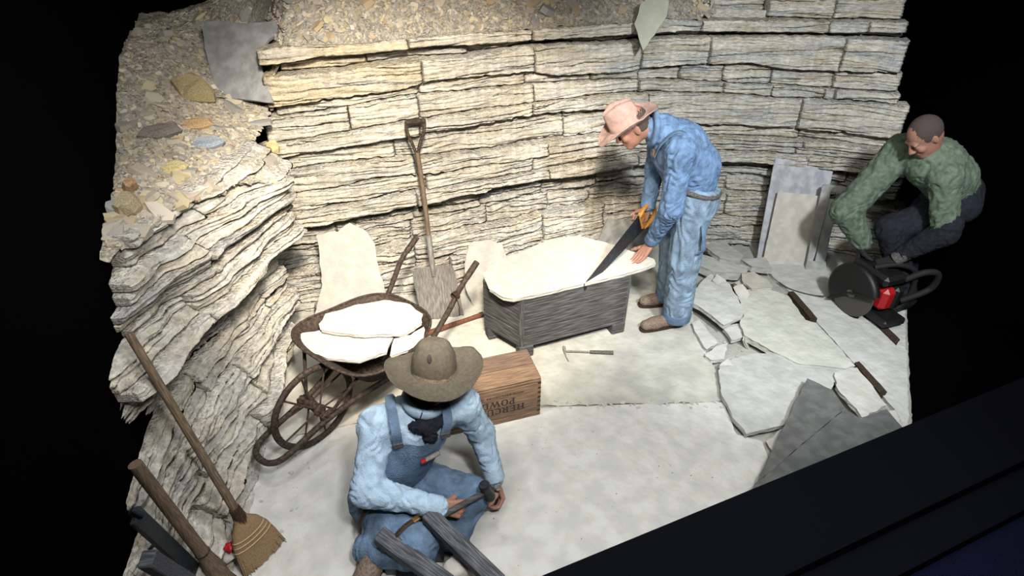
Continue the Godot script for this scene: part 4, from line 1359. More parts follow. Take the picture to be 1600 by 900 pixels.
func build_small_tools():
	# hammer on the floor
	var t := thing("geologist_hammer", "small steel pick hammer with a ribbed grip lying on the floor before the chest", "hammer", V(0.35, 2.915, 0.0))
	var b := MB.new()
	b.tube(curve([Vector3(0.0, 0.016, -0.02), Vector3(0.002, 0.016, 0.02), Vector3(0.008, 0.014, 0.055), Vector3(0.022, 0.008, 0.095)]), [0.009, 0.009, 0.0085, 0.008, 0.007, 0.006, 0.005, 0.003], 8)
	b.box(Vector3(0.0, 0.016, -0.03), Vector3(0.02, 0.02, 0.025), Basis.IDENTITY, 0.003)
	put(b, "head", M.oldsteel, t)
	b = MB.new()
	b.tube([Vector3(0.005, 0.016, 0.0), Vector3(0.17, 0.013, 0.008)], [0.0065, 0.006], 8)
	put(b, "shaft", M.oldsteel, t)
	b = MB.new()
	var gp := []; var gr := []
	for i in 26:
		gp.append(Vector3(0.17 + i * 0.0062, 0.014, 0.008 + i * 0.0003))
		gr.append(0.011 + (0.0015 if i % 2 == 0 else 0.0) + i * 0.00008)
	b.tube(gp, gr, 12)
	put(b, "grip", M.greycloth, t)
	# loose handle under the barrow
	t = thing("tool_handle", "reddish brown wooden tool handle lying on the floor between barrow and chest", "tool", V(-0.222, 3.305, 0.0))
	b = MB.new()
	b.tube(curve([Vector3(0, 0.020, 0), Vector3(-0.19, 0.020, 0.11), Vector3(-0.40, 0.022, 0.235)]), [0.019, 0.017, 0.016, 0.016, 0.016, 0.017, 0.018, 0.018, 0.02], 12)
	put(b, "shaft", M.redwood, t)
	b = MB.new()
	b.tube([Vector3(0.012, 0.020, -0.006), Vector3(-0.01, 0.020, 0.005)], [0.0205, 0.0205], 12)
	put(b, "end_cap", M.rust, t)
	# broom
	t = thing("broom", "straw broom with a long wooden handle leaning on the left ledge", "broom")
	var f0 := V(-1.216, 1.52, 0.285); var top := V(-1.512, 1.760, 1.12); var foot := V(-1.150, 1.480, 0.0)
	b = MB.new()
	b.tube([Vector3.ZERO, Vector3(0, 0.2, 0), Vector3(0, 0.5, 0), Vector3(0, (top - f0).length(), 0)], [0.019, 0.019, 0.018, 0.017], 12)
	var st := put(b, "handle", M.handle, t)
	var ydir := (top - f0).normalized()
	var xdir := Vector3(0.5, 0, 0.85)
	xdir = (xdir - ydir * xdir.dot(ydir)).normalized()
	st.transform = Transform3D(Basis(xdir, ydir, xdir.cross(ydir)), f0)
	var hd := sub(t, "head")
	var dn := (foot - f0).normalized()
	var wd := Vector3(0.54, 0, -0.84)
	wd = (wd - dn * wd.dot(dn)).normalized()
	var th := wd.cross(dn)
	var ln := (foot - f0).length()
	b = MB.new()
	var P := PackedVector3Array()
	var rr := RandomNumberGenerator.new()
	rr.seed = 3
	var n := 64
	var lv := [[0.0, 0.024, 0.022], [0.12, 0.032, 0.028], [0.25, 0.062, 0.034], [0.45, 0.085, 0.034], [0.7, 0.098, 0.030], [0.97, 0.108, 0.022]]
	for q in lv:
		for i in n:
			var a := TAU * i / n
			var k := 1.0 + (0.05 if i % 2 == 0 else -0.03)
			var e: float = q[0] + (rr.randf_range(-0.02, 0.05) if q[0] > 0.9 else 0.0)
			P.append(f0 + dn * ln * e + wd * cos(a) * q[1] * k + th * sin(a) * q[2] * k)
	b.grid(P, n, lv.size(), true)
	put(b, "straw_bundle", M.straw, hd)
	b = MB.new()
	for i in 150:
		var u := rr.randf_range(-1, 1); var v := rr.randf_range(-1, 1)
		var p0 := f0 + dn * ln * 0.72 + wd * u * 0.093 + th * v * 0.024 * sqrt(1.0 - u * u * 0.9)
		var p1 := f0 + dn * ln * rr.randf_range(0.96, 1.02) + wd * u * 0.112 + th * v * 0.024
		p1.y = maxf(p1.y, 0.004)
		b.tube([p0, p1], [0.0022, 0.0014], 4, false)
	var bs := put(b, "loose_straws", M.straw, hd)
	bs.set_meta("kind", "stuff")
	for e in [0.38, 0.46, 0.54]:
		b = MB.new()
		var ring := []
		for i in 33:
			var a := TAU * i / 32
			var ww := lerpf(0.078, 0.096, (e - 0.38) / 0.2)
			ring.append(f0 + dn * ln * e + wd * cos(a) * ww + th * sin(a) * 0.037)
		b.tube(ring, [0.003], 6, false)
		put(b, "stitching", M.twine, hd)
	b = MB.new()
	b.tube([f0 - dn * 0.035, f0 + dn * 0.05], [0.024, 0.031], 14)
	put(b, "binding", M.leather, hd)
	# thick pole
	t = thing("wooden_pole", "thick worn wooden pole with a flared lower end leaning beside the broom", "pole", V(-1.276, 1.353, 0.0))
	b = MB.new()
	var d := V(-1.405, 1.384, 0.80) - V(-1.276, 1.353, 0.0)
	b.tube([Vector3(0.02, 0.0, 0), d * 0.05, d * 0.16, d * 0.26, d * 0.36, d * 0.7, d], [0.040, 0.042, 0.042, 0.031, 0.027, 0.026, 0.025], 14)
	put(b, "shaft", M.handle, t)
	b = MB.new()
	b.tube([d * 0.30, d * 0.31], [0.0305, 0.0305], 14)
	put(b, "iron_ferrule", M.rust, t)
	# dark bars in the corner
	t = thing("iron_bar", "wide dark iron bar leaning in the left corner below the pole", "bar", V(-1.365, 1.36, 0.0))
	board(t, "bar", Vector3(0.0, 0.012, 0.0), V(-1.35, 1.225, 0.72) - V(-1.365, 1.36, 0.0), 0.07, 0.02, M.bluesteel)
	board(t, "hook", V(-1.35, 1.225, 0.72) - V(-1.365, 1.36, 0.0), V(-1.325, 1.225, 0.74) - V(-1.365, 1.36, 0.0), 0.05, 0.02, M.bluesteel)
	t = thing("timber_post", "rough grey timber post lowest in the left corner", "post", V(-1.30, 1.28, 0.0))
	board(t, "post", Vector3(0.0, 0.02, 0), V(-1.29, 1.12, 0.62) - V(-1.30, 1.28, 0.0), 0.06, 0.05, M.railwood)
	board(t, "strap_iron", Vector3(0.002, 0.3, 0.075), Vector3(0.004, 0.34, 0.085), 0.064, 0.054, M.rust)
	# crumpled wrapper
	t = thing("crumpled_wrapper", "crumpled white wrapper with red print beside the broom", "litter", V(-1.285, 1.49, 0.045))
	for q in 2:
		b = MB.new()
		rr.seed = 60 + q
		var pts := []
		P = PackedVector3Array()
		for j in 8:
			for i in 12:
				var a := TAU * i / 12
				var e := PI * j / 7.0
				var k := rr.randf_range(0.55, 1.1) * (0.075 if q == 0 else 0.034)
				P.append(Vector3(cos(a) * sin(e) * k, 0.026 + 0.6 * cos(e) * k, sin(a) * sin(e) * k) + (Vector3(0.005, 0.035, 0.022) if q == 1 else Vector3.ZERO))
		b.grid(P, 12, 8, true)
		put(b, ["paper", "red_print"][q], [M.pale, M.red][q], t)

# ---------------------------------------------------------------- figures: blended limbs meshed as surface nets
class Field:
	var o: Vector3
	var c: float
	var nx: int
	var ny: int
	var nz: int
	var d := PackedFloat32Array()
	func _init(lo: Vector3, hi: Vector3, cell: float):
		o = lo; c = cell
		nx = int((hi.x - lo.x) / cell) + 3
		ny = int((hi.y - lo.y) / cell) + 3
		nz = int((hi.z - lo.z) / cell) + 3
		d.resize(nx * ny * nz)
		d.fill(9.0)
	# tapered limb from a to b; w / q flatten (q > 1) or widen it along w
	func cap(a: Vector3, b: Vector3, ra: float, rb: float, k := 0.02, w := Vector3.ZERO, q := 1.0):
		var pad := maxf(ra, rb) * maxf(1.0, 1.0 / q) + k + c * 2.0
		var lo := ((a.min(b) - Vector3.ONE * pad) - o) / c
		var hi := ((a.max(b) + Vector3.ONE * pad) - o) / c
		var i0 := clampi(int(lo.x), 0, nx - 1); var i1 := clampi(int(hi.x) + 1, 0, nx - 1)
		var j0 := clampi(int(lo.y), 0, ny - 1); var j1 := clampi(int(hi.y) + 1, 0, ny - 1)
		var k0 := clampi(int(lo.z), 0, nz - 1); var k1 := clampi(int(hi.z) + 1, 0, nz - 1)
		var ba := b - a
		var bb := maxf(ba.length_squared(), 1e-9)
		var fl := q != 1.0
		for z in range(k0, k1 + 1):
			for y in range(j0, j1 + 1):
				var row := (z * ny + y) * nx
				var pa := o + Vector3(i0, y, z) * c - a
				for x in range(i0, i1 + 1):
					var t := clampf(pa.dot(ba) / bb, 0.0, 1.0)
					var ov := pa - ba * t
					if fl:
						ov += w * (ov.dot(w) * (q - 1.0))
					var e := ov.length() - (ra + (rb - ra) * t)
					var f := d[row + x]
					if e < f + k:
						if f >= e + k:
							d[row + x] = e
						else:
							var h := 0.5 + 0.5 * (f - e) / k
							d[row + x] = f + (e - f) * h - k * h * (1.0 - h)
					pa.x += c
	func ell(m: Vector3, bs: Basis, r: Vector3, k := 0.015, cut := false):
		var rm := maxf(r.x, maxf(r.y, r.z))
		var rn := minf(r.x, minf(r.y, r.z))
		var pad := rm + k + c * 2.0
		var lo := ((m - Vector3.ONE * pad) - o) / c
		var hi := ((m + Vector3.ONE * pad) - o) / c
		var i0 := clampi(int(lo.x), 0, nx - 1); var i1 := clampi(int(hi.x) + 1, 0, nx - 1)
		var j0 := clampi(int(lo.y), 0, ny - 1); var j1 := clampi(int(hi.y) + 1, 0, ny - 1)
		var k0 := clampi(int(lo.z), 0, nz - 1); var k1 := clampi(int(hi.z) + 1, 0, nz - 1)
		var inv := bs.transposed()
		var r2 := r * r
		for z in range(k0, k1 + 1):
			for y in range(j0, j1 + 1):
				var row := (z * ny + y) * nx
				for x in range(i0, i1 + 1):
					var p := inv * (o + Vector3(x, y, z) * c - m)
					var a := (p / r).length()
					var b := (p / r2).length()
					var e := a * (a - 1.0) / b if b > 1e-6 else -rn
					var f := d[row + x]
					if cut:
						e = -e
						if e > f - k:
							if f <= e - k:
								d[row + x] = e
							else:
								var h := 0.5 - 0.5 * (f - e) / k
								d[row + x] = f + (e - f) * h + k * h * (1.0 - h)
					elif e < f + k:
						if f >= e + k:
							d[row + x] = e
						else:
							var h := 0.5 + 0.5 * (f - e) / k
							d[row + x] = f + (e - f) * h - k * h * (1.0 - h)
	# remove everything on the side of the plane that n points to
	func clip(p0: Vector3, n: Vector3, reach := 9.0):
		for z in nz:
			for y in ny:
				var row := (z * ny + y) * nx
				for x in nx:
					var f := d[row + x]
					if f > c * 4.0:
						continue
					var p := o + Vector3(x, y, z) * c
					if p.distance_squared_to(p0) < reach * reach:
						d[row + x] = maxf(f, (p - p0).dot(n))
	func nets(mb: MB, amp := 0.0, fq := Vector3(14, 14, 14), sd := 1, col := Color(1, 1, 1)):
		var sx := 1; var sy := nx; var sz := nx * ny
		var cell := PackedInt32Array()
		cell.resize(nx * ny * nz)
		cell.fill(-1)
		var act := PackedInt32Array()
		var P := PackedVector3Array()
		var off := PackedInt32Array([0, sx, sy, sx + sy, sz, sx + sz, sy + sz, sx + sy + sz])
		var cor := PackedVector3Array([Vector3(0, 0, 0), Vector3(1, 0, 0), Vector3(0, 1, 0), Vector3(1, 1, 0), Vector3(0, 0, 1), Vector3(1, 0, 1), Vector3(0, 1, 1), Vector3(1, 1, 1)])
		var ea := [0, 2, 4, 6, 0, 1, 4, 5, 0, 1, 2, 3]
		var eb := [1, 3, 5, 7, 2, 3, 6, 7, 4, 5, 6, 7]
		var thr := c * 4.5
		for z in nz - 1:
			for y in ny - 1:
				var row := (z * ny + y) * nx
				for x in nx - 1:
					var f := d[row + x]
					if f > thr or f < -thr:
						continue
					var id := row + x
					var mask := 0
					for q in 8:
						if d[id + off[q]] < 0.0:
							mask += 1
					if mask == 0 or mask == 8:
						continue
					var s := Vector3.ZERO
					var m := 0
					for q in 12:
						var u := d[id + off[ea[q]]]; var w := d[id + off[eb[q]]]
						if (u < 0.0) != (w < 0.0):
							s += cor[ea[q]].lerp(cor[eb[q]], u / (u - w))
							m += 1
					cell[id] = P.size()
					act.append(id)
					P.append(o + (Vector3(x, y, z) + s / m) * c)
		var F := PackedInt32Array()
		var st := [sx, sy, sz]
		for id in act:
			var f := d[id]
			for a in 3:
				var g := d[id + st[a]]
				if (f < 0.0) == (g < 0.0):
					continue
				var b: int = st[(a + 1) % 3]; var e: int = st[(a + 2) % 3]
				if id - b - e < 0:
					continue
				var v0 := cell[id]; var v1 := cell[id - b]; var v2 := cell[id - b - e]; var v3 := cell[id - e]
				if v0 < 0 or v1 < 0 or v2 < 0 or v3 < 0:
					continue
				if f < 0.0:
					F.append_array(PackedInt32Array([v0, v2, v1, v0, v3, v2]))
				else:
					F.append_array(PackedInt32Array([v0, v1, v2, v0, v2, v3]))
		var N := norms(P, F)
		if amp > 0.0:
			var nz1 := FastNoiseLite.new()
			nz1.seed = sd; nz1.frequency = 1.0; nz1.fractal_octaves = 2
			for i in P.size():
				var q := P[i] * fq
				var w := nz1.get_noise_3dv(q + Vector3(0, nz1.get_noise_3dv(q * 0.4) * 3.0, 0))
				P[i] += N[i] * amp * (0.35 - 2.2 * absf(w))
			N = norms(P, F)
		var k := mb.v.size()
		mb.v.append_array(P)
		mb.n.append_array(N)
		for i in P.size():
			mb.c.append(col)
		for i in F:
			mb.ix.append(k + i)
	func norms(P: PackedVector3Array, F: PackedInt32Array) -> PackedVector3Array:
		var N := PackedVector3Array()
		N.resize(P.size())
		for i in range(0, F.size(), 3):
			var a := P[F[i]]; var b := P[F[i + 1]]; var e := P[F[i + 2]]
			var m := (e - a).cross(b - a)
			N[F[i]] += m; N[F[i + 1]] += m; N[F[i + 2]] += m
		for i in N.size():
			N[i] = N[i].normalized()
		return N

# limbs: list of [a, b, ra, rb, (w, q)]
func field_of(list: Array, cell: float, k: float, pad := 0.06) -> Field:
	var lo := Vector3.ONE * 1e9; var hi := Vector3.ONE * -1e9
	for l in list:
		var r := maxf(l[2], l[3]) * 1.6 + pad
		lo = lo.min(l[0].min(l[1]) - Vector3.ONE * r)
		hi = hi.max(l[0].max(l[1]) + Vector3.ONE * r)
	var F := Field.new(lo, hi, cell)
	for l in list:
		if l.size() > 5:
			F.cap(l[0], l[1], l[2], l[3], k, l[4].normalized(), l[5])
		else:
			F.cap(l[0], l[1], l[2], l[3], k)
	return F

func garment(parent: Node3D, called: String, m: Material, list: Array, k := 0.03, amp := 0.006, fq := Vector3(14, 9, 14), cell := 0.0095, clips := [], sd := 1) -> MeshInstance3D:
	var F := field_of(list, cell, k)
	for q in clips:
		F.clip(q[0], q[1], q[2] if q.size() > 2 else 9.0)
	var b := MB.new()
	F.nets(b, amp, fq, sd)
	return put(b, called, m, parent)

# adds one hand to a builder. wrist, direction of the fingers, palm normal, thumb side
func hand_into(b: MB, wrist: Vector3, fd: Vector3, pn: Vector3, th: Vector3, curls: Array, thumb := [0.6, 0.8, 0.3, 0.5], s := 1.0, fat := 1.0, col := Color(1, 1, 1)):
	fd = fd.normalized()
	pn = (pn - fd * pn.dot(fd)).normalized()
	th = (th - fd * th.dot(fd)); th = (th - pn * th.dot(pn)).normalized()
	var lim := []
	var offs := [0.031, 0.0105, -0.0105, -0.030]
	var lens := [[0.044, 0.026, 0.021], [0.048, 0.030, 0.022], [0.045, 0.028, 0.021], [0.036, 0.021, 0.018]]
	var reach := [0.086, 0.089, 0.085, 0.077]
	for i in 4:
		var kn: Vector3 = wrist + fd * reach[i] * s + th * offs[i] * s
		lim.append([wrist + th * offs[i] * 0.55 * s + fd * 0.005, kn, 0.014 * s * fat, 0.0115 * s * fat])
		var p := kn
		var ang := 0.0
		for j in 3:
			ang += curls[i][j]
			var dr := (fd * cos(ang) + pn * sin(ang)).normalized()
			var q: Vector3 = p + dr * lens[i][j] * s
			var r0: float = [0.0100, 0.0090, 0.0080][j] * s * fat * (0.9 if i == 3 else 1.0)
			var r1: float = [0.0090, 0.0080, 0.0068][j] * s * fat * (0.9 if i == 3 else 1.0)
			lim.append([p, q, r0, r1])
			p = q
	var tb := wrist + fd * 0.022 * s + th * 0.022 * s + pn * 0.006 * s
	var td: Vector3 = (fd * thumb[0] + th * thumb[1] + pn * thumb[2]).normalized()
	var t1 := tb + td * 0.046 * s
	lim.append([tb, t1, 0.0155 * s * fat, 0.0115 * s * fat])
	var td2: Vector3 = (td + (pn - th * 0.6) * thumb[3]).normalized()
	var t2 := t1 + td2 * 0.034 * s
	lim.append([t1, t2, 0.011 * s * fat, 0.0095 * s * fat])
	lim.append([t2, t2 + (td2 + (pn - th * 0.5) * thumb[3] * 0.6).normalized() * 0.025 * s, 0.0098 * s * fat, 0.0075 * s * fat])
	lim.append([wrist - fd * 0.05, wrist + fd * 0.01, 0.024 * s, 0.023 * s, pn, 1.35])
	var lo := Vector3.ONE * 1e9; var hi := Vector3.ONE * -1e9
	for l in lim:
		lo = lo.min(l[0].min(l[1]) - Vector3.ONE * 0.04)
		hi = hi.max(l[0].max(l[1]) + Vector3.ONE * 0.04)
	var F := Field.new(lo, hi, 0.0034)
	for i in lim.size():
		var l: Array = lim[i]
		var fing: bool = i < 16 and i % 4 != 0
		if l.size() > 5:
			F.cap(l[0], l[1], l[2], l[3], 0.012, l[4], l[5])
		else:
			F.cap(l[0], l[1], l[2], l[3], 0.0035 if fing else 0.010)
	F.nets(b, 0.0, Vector3.ONE, 1, col)

func head_into(b: MB, c: Vector3, fwd: Vector3, up: Vector3, neck: Vector3, s := 1.0):
	fwd = fwd.normalized()
	up = (up - fwd * up.dot(fwd)).normalized()
	var rt := fwd.cross(up)
	var bs := Basis(rt, up, -fwd)
	var F := Field.new(c.min(neck) - Vector3.ONE * 0.17 * s, c.max(neck) + Vector3.ONE * 0.17 * s, 0.0048)
	F.ell(c + up * 0.032 * s - fwd * 0.012 * s, bs, Vector3(0.075, 0.098, 0.095) * s, 0.01)
	F.ell(c - up * 0.045 * s + fwd * 0.032 * s, bs, Vector3(0.058, 0.062, 0.062) * s, 0.03)
	F.cap(c - up * 0.088 * s + fwd * 0.070 * s - rt * 0.012, c - up * 0.088 * s + fwd * 0.070 * s + rt * 0.012, 0.018 * s, 0.018 * s, 0.025)
	F.cap(c + up * 0.03 * s + fwd * 0.080 * s - rt * 0.04, c + up * 0.03 * s + fwd * 0.080 * s + rt * 0.04, 0.012 * s, 0.012 * s, 0.015)
	for q in [-1.0, 1.0]:
		F.ell(c + up * 0.010 * s + fwd * 0.088 * s + rt * q * 0.031 * s, bs, Vector3(0.019, 0.013, 0.014) * s, 0.012, true)
		F.ell(c + up * 0.008 * s + fwd * 0.074 * s + rt * q * 0.031 * s, bs, Vector3(0.013, 0.012, 0.013) * s, 0.004)
		F.ell(c - up * 0.018 * s + fwd * 0.066 * s + rt * q * 0.040 * s, bs, Vector3(0.022, 0.02, 0.02) * s, 0.02)
		F.ell(c + up * 0.0 * s - fwd * 0.012 * s + rt * q * 0.077 * s, bs * Basis(Vector3.UP, q * 0.35), Vector3(0.008, 0.031, 0.019) * s, 0.006)
		F.ell(c - up * 0.026 * s + fwd * 0.100 * s + rt * q * 0.012 * s, bs, Vector3(0.009, 0.008, 0.01) * s, 0.008)
	F.cap(c + up * 0.022 * s + fwd * 0.090 * s, c - up * 0.022 * s + fwd * 0.112 * s, 0.009 * s, 0.0125 * s, 0.010)
	F.cap(c - up * 0.050 * s + fwd * 0.088 * s - rt * 0.018 * s, c - up * 0.050 * s + fwd * 0.088 * s + rt * 0.018 * s, 0.0075 * s, 0.0075 * s, 0.006)
	F.cap(c - up * 0.063 * s + fwd * 0.086 * s - rt * 0.015 * s, c - up * 0.063 * s + fwd * 0.086 * s + rt * 0.015 * s, 0.008 * s, 0.008 * s, 0.006)
	F.cap(c - up * 0.03 * s - fwd * 0.035 * s, neck, 0.056 * s, 0.064 * s, 0.03)
	F.nets(b)

# x right, y up, z back in the hat's own frame
func hat_into(parent: Node3D, xf: Transform3D, br: Vector2, curl: float, dip: float, ch: float, cr: Vector2, m: Material, band: Material, sd: int, crease := 0.028, pinch := 0.016, dome := false) -> Node3D:
	var t := sub(parent, "hat")
	t.transform = xf
	var nn := FastNoiseLite.new()
	nn.seed = sd; nn.frequency = 9.0
	var n := 56
	var b := MB.new()
	for lay in 2:
		var P := PackedVector3Array()
		for j in 12:
			var q := j / 11.0
			for i in n:
				var a := TAU * i / n
				var x := cos(a) * lerpf(cr.x * 0.97, br.x, q)
				var z := sin(a) * lerpf(cr.y * 0.97, br.y, q)
				var y := curl * pow(absf(cos(a)), 1.6) * q * q - dip * pow(absf(sin(a)), 2.0) * q * q + nn.get_noise_2d(x, z) * 0.012 * q
				y += 0.012 * pow(1.0 - q, 3.0) - lay * 0.0035
				P.append(Vector3(x, y, z))
		b.grid(P, n, 12, true)
		if lay == 0:
			var ring := []
			for i in n + 1:
				ring.append(P[11 * n + i % n] - Vector3(0, 0.0015, 0))
			b.tube(ring, [0.0035], 6, false)
	put(b, "brim", m, t)
	b = MB.new()
	var P2 := PackedVector3Array()
	var rows := 16
	for j in rows:
		var q := j / float(rows - 1)
		# 0..0.62 wall, then over the top
		var rr := 1.0
		var y := 0.0
		if q < 0.62:
			rr = lerpf(1.0, 0.86, q / 0.62)
			y = ch * q / 0.62 * 0.86
		else:
			var e := (q - 0.62) / 0.38
			rr = 0.86 * cos(e * PI * 0.5)
			y = ch * (0.86 + 0.14 * sin(e * PI * 0.5))
		if dome:
			rr = pow(maxf(cos(q * PI * 0.5), 0.0), 0.5)
			y = ch * pow(sin(q * PI * 0.5), 0.95)
		for i in n:
			var a := TAU * i / n
			var x := cos(a) * cr.x * rr
			var z := sin(a) * cr.y * rr
			var hi := clampf(y / ch, 0.0, 1.0)
			var yy := y - crease * exp(-pow(x / 0.028, 2.0)) * pow(hi, 6.0) * (1.0 if z < 0.5 * cr.y else 0.8)
			# front pinch
			var fr := clampf(-z / cr.y, 0.0, 1.0)
			x *= 1.0 - pinch / 0.08 * fr * pow(hi, 2.0) * 1.3
			yy -= 0.018 * clampf(z / cr.y, 0.0, 1.0) * hi
			var w := nn.get_noise_3d(x * 1.2, y * 1.2, z * 1.2) * 0.010
			P2.append(Vector3(x * (1.0 + w * 6.0), yy + w, z * (1.0 + w * 6.0)))
	b.grid(P2, n, rows, true)
	put(b, "crown", m, t)
	b = MB.new()
	var P3 := PackedVector3Array()
	for j in 3:
		for i in n:
			var a := TAU * i / n
			var k: float = [1.012, 1.006, 0.985][j]
			P3.append(Vector3(cos(a) * cr.x * k, [0.006, 0.018, 0.030][j], sin(a) * cr.y * k))
	b.grid(P3, n, 3, true)
	put(b, "hat_band", band, t)
	return t

# a flat strap along points, lying on the surface whose outward normal is given at each point
func strap(parent: Node3D, called: String, pts: Array, nrm: Array, wid: float, m: Material, thick := 0.005) -> MeshInstance3D:
	var p := curve(pts, 5)
	var nl := curve(nrm, 5)
	var b := MB.new()
	var P := PackedVector3Array()
	for i in p.size():
		var t: Vector3 = (p[mini(i + 1, p.size() - 1)] - p[maxi(i - 1, 0)]).normalized()
		var u: Vector3 = nl[i].normalized()
		var s := t.cross(u).normalized() * wid * 0.5
		P.append(p[i] - s); P.append(p[i] - s * 0.9 + u * thick); P.append(p[i] + s * 0.9 + u * thick); P.append(p[i] + s)
	b.grid(P, 4, p.size())
	return put(b, called, m, parent)

func boot_into(parent: Node3D, called: String, heel: Vector3, toe: Vector3, ankle: Vector3, m: Material, sole: Material):
	var t := sub(parent, called)
	var d := (toe - heel).normalized()
	var up := Vector3.UP
	var side := d.cross(up).normalized()
	var L := heel.distance_to(toe)
	var F := Field.new(heel.min(toe).min(ankle) - Vector3.ONE * 0.09, heel.max(toe).max(ankle) + Vector3.ONE * 0.09, 0.0065)
	F.cap(heel + d * 0.045 + up * 0.055, heel + d * 0.09 + up * 0.06, 0.042, 0.044, 0.02)
	F.cap(heel + d * 0.09 + up * 0.058, heel + d * (L - 0.10) + up * 0.052, 0.044, 0.042, 0.02)
	F.cap(heel + d * (L - 0.11) + up * 0.048, heel + d * (L - 0.045) + up * 0.044, 0.045, 0.040, 0.02, up, 1.15)
	F.cap(heel + d * 0.065 + up * 0.07, ankle, 0.046, 0.050, 0.03)
	F.clip(heel + up * 0.018, -up)
	var b := MB.new()
	F.nets(b, 0.003, Vector3(25, 25, 25), 4)
	put(b, "upper", m, t)
	b = MB.new()
	var bot := []; var top := []
	for i in 24:
		var a := TAU * i / 24
		var e := (cos(a) * 0.5 + 0.5)
		var w := lerpf(0.038, 0.048, e) * (1.0 - 0.12 * sin(e * PI)) * signf(sin(a)) * pow(absf(sin(a)), 0.6)
		var q := heel + d * (e * L) + side * w
		bot.append(q + up * 0.001); top.append(q + up * 0.02)
	b.prism(bot, top)
	put(b, "sole", sole, t)

func build_sawyer():
	var t := thing("person", "person in blue denim overalls and pink hat bending over the slab to saw it", "person", V(1.13, 3.33, 0))
	t.position = Vector3.ZERO
	var nS := V(0.955, 3.13, 1.325); var nE := V(0.965, 3.13, 0.965); var nW := V(0.932, 3.325, 0.635)
	var fS := V(0.93, 3.50, 1.33); var fE := V(0.95, 3.58, 1.03); var fW := V(0.905, 3.46, 0.815)
	var pel := V(1.13, 3.33, 0.98); var mid := V(1.11, 3.33, 1.15); var chest := V(1.00, 3.32, 1.27); var nk := V(0.86, 3.31, 1.40)
	var hd := V(0.705, 3.30, 1.405)
	var nH := V(1.125, 3.235, 0.95); var nK := V(1.135, 3.22, 0.545); var nA := V(1.165, 3.215, 0.12)
	var fH := V(1.135, 3.43, 0.95); var fK := V(1.12, 3.44, 0.545); var fA := V(1.17, 3.455, 0.12)
	var side := V(0, 1, 0)
	# body
	var body := MB.new()
	var F := field_of([[pel, mid, 0.11, 0.10], [mid, chest, 0.10, 0.11], [chest, nk, 0.10, 0.06], [nS, nE, 0.042, 0.036], [nE, nW, 0.036, 0.024], [fS, fE, 0.042, 0.036], [fE, fW, 0.036, 0.024], [chest, nS, 0.08, 0.05], [chest, fS, 0.08, 0.05], [nH, nK, 0.07, 0.05], [nK, nA, 0.05, 0.035], [fH, fK, 0.07, 0.05], [fK, fA, 0.05, 0.035], [pel, nH, 0.1, 0.08], [pel, fH, 0.1, 0.08]], 0.016, 0.03)
	F.nets(body)
	var fwd := V(-0.81, -0.05, -0.585); var upv := V(-0.585, 0, 0.81)
	head_into(body, hd, fwd, upv, nk + V(0.02, 0, -0.01))
	# near hand flat on the slab, fingers pointing left and a little away
	hand_into(body, nW + V(-0.004, 0.012, -0.045), V(-0.62, -0.42, -0.60), V(-0.45, -0.35, -1.0), V(-0.65, 0.7, 0.0), [[0.0, -0.32, -0.25], [-0.05, -0.3, -0.25], [-0.05, -0.3, -0.25], [0.0, -0.32, -0.25]], [0.6, 0.8, 0.1, 0.0], 1.05, 1.08)
	# far hand closed round the saw handle
	hand_into(body, fW + V(0, -0.005, -0.01), V(-0.35, -0.15, -0.9), V(-0.6, -0.6, 0.3), V(-0.8, 0.1, 0.3), [[0.9, 1.2, 0.8], [1.0, 1.2, 0.8], [1.0, 1.2, 0.8], [1.0, 1.2, 0.8]], [0.7, 0.5, 0.6, 0.6])
	put(body, "body", M.skin, t)
	# hair below the hat
	var hb := MB.new()
	var rt := fwd.normalized().cross(upv.normalized())
	var Fh := Field.new(hd - Vector3.ONE * 0.15, hd + Vector3.ONE * 0.15, 0.006)
	Fh.ell(hd + upv * 0.03 - fwd * 0.018, Basis(rt, upv.normalized(), -fwd.normalized()), Vector3(0.077, 0.090, 0.093), 0.01)
	Fh.ell(hd - upv * 0.015 - fwd * 0.045, Basis(rt, upv.normalized(), -fwd.normalized()), Vector3(0.068, 0.04, 0.05), 0.02)
	Fh.clip(hd + fwd * 0.015, fwd.normalized())
	Fh.nets(hb, 0.003, Vector3(60, 20, 60), 2)
	put(hb, "hair", M.hair, t)
	# shirt
	var sh := garment(t, "shirt", M.shirtblue, [
		[pel + V(-0.01, 0, 0.02), mid, 0.155, 0.155, side, 0.92], [mid, chest, 0.155, 0.165, side, 0.88], [chest, nk + V(0.04, 0, -0.04), 0.16, 0.085, side, 0.85],
		[nk + V(0.03, 0, 0), nk.lerp(hd, 0.22), 0.082, 0.076], [chest + V(-0.01, -0.06, 0.03), nS, 0.12, 0.085], [chest + V(-0.01, 0.06, 0.03), fS, 0.12, 0.085],
		[nS, nE, 0.082, 0.066], [nE, nW, 0.068, 0.046], [fS, fE, 0.082, 0.064], [fE, fW, 0.064, 0.046]], 0.035, 0.010, Vector3(12, 8, 12), 0.0095, [], 21)
	for q in [[nE, nW], [fE, fW]]:
		var cf := MB.new()
		var d: Vector3 = (q[1] - q[0]).normalized()
		cf.tube([q[1] - d * 0.05, q[1] - d * 0.02, q[1] + d * 0.012, q[1] + d * 0.02], [0.049, 0.050, 0.049, 0.044], 18)
		put(cf, "cuff", M.shirtblue, sh)
	var cl := MB.new()
	var cax := (hd - nk).normalized()
	var cu := cax.cross(Vector3.UP).normalized()
	var cw := cu.cross(cax)
	var crg := []
	for i in 25:
		var a := TAU * i / 24
		crg.append(nk + cax * 0.035 + cu * cos(a) * 0.080 + cw * sin(a) * 0.082)
	cl.tube(crg, [0.021], 8, false, 1.5)
	put(cl, "collar", M.shirtblue, sh)
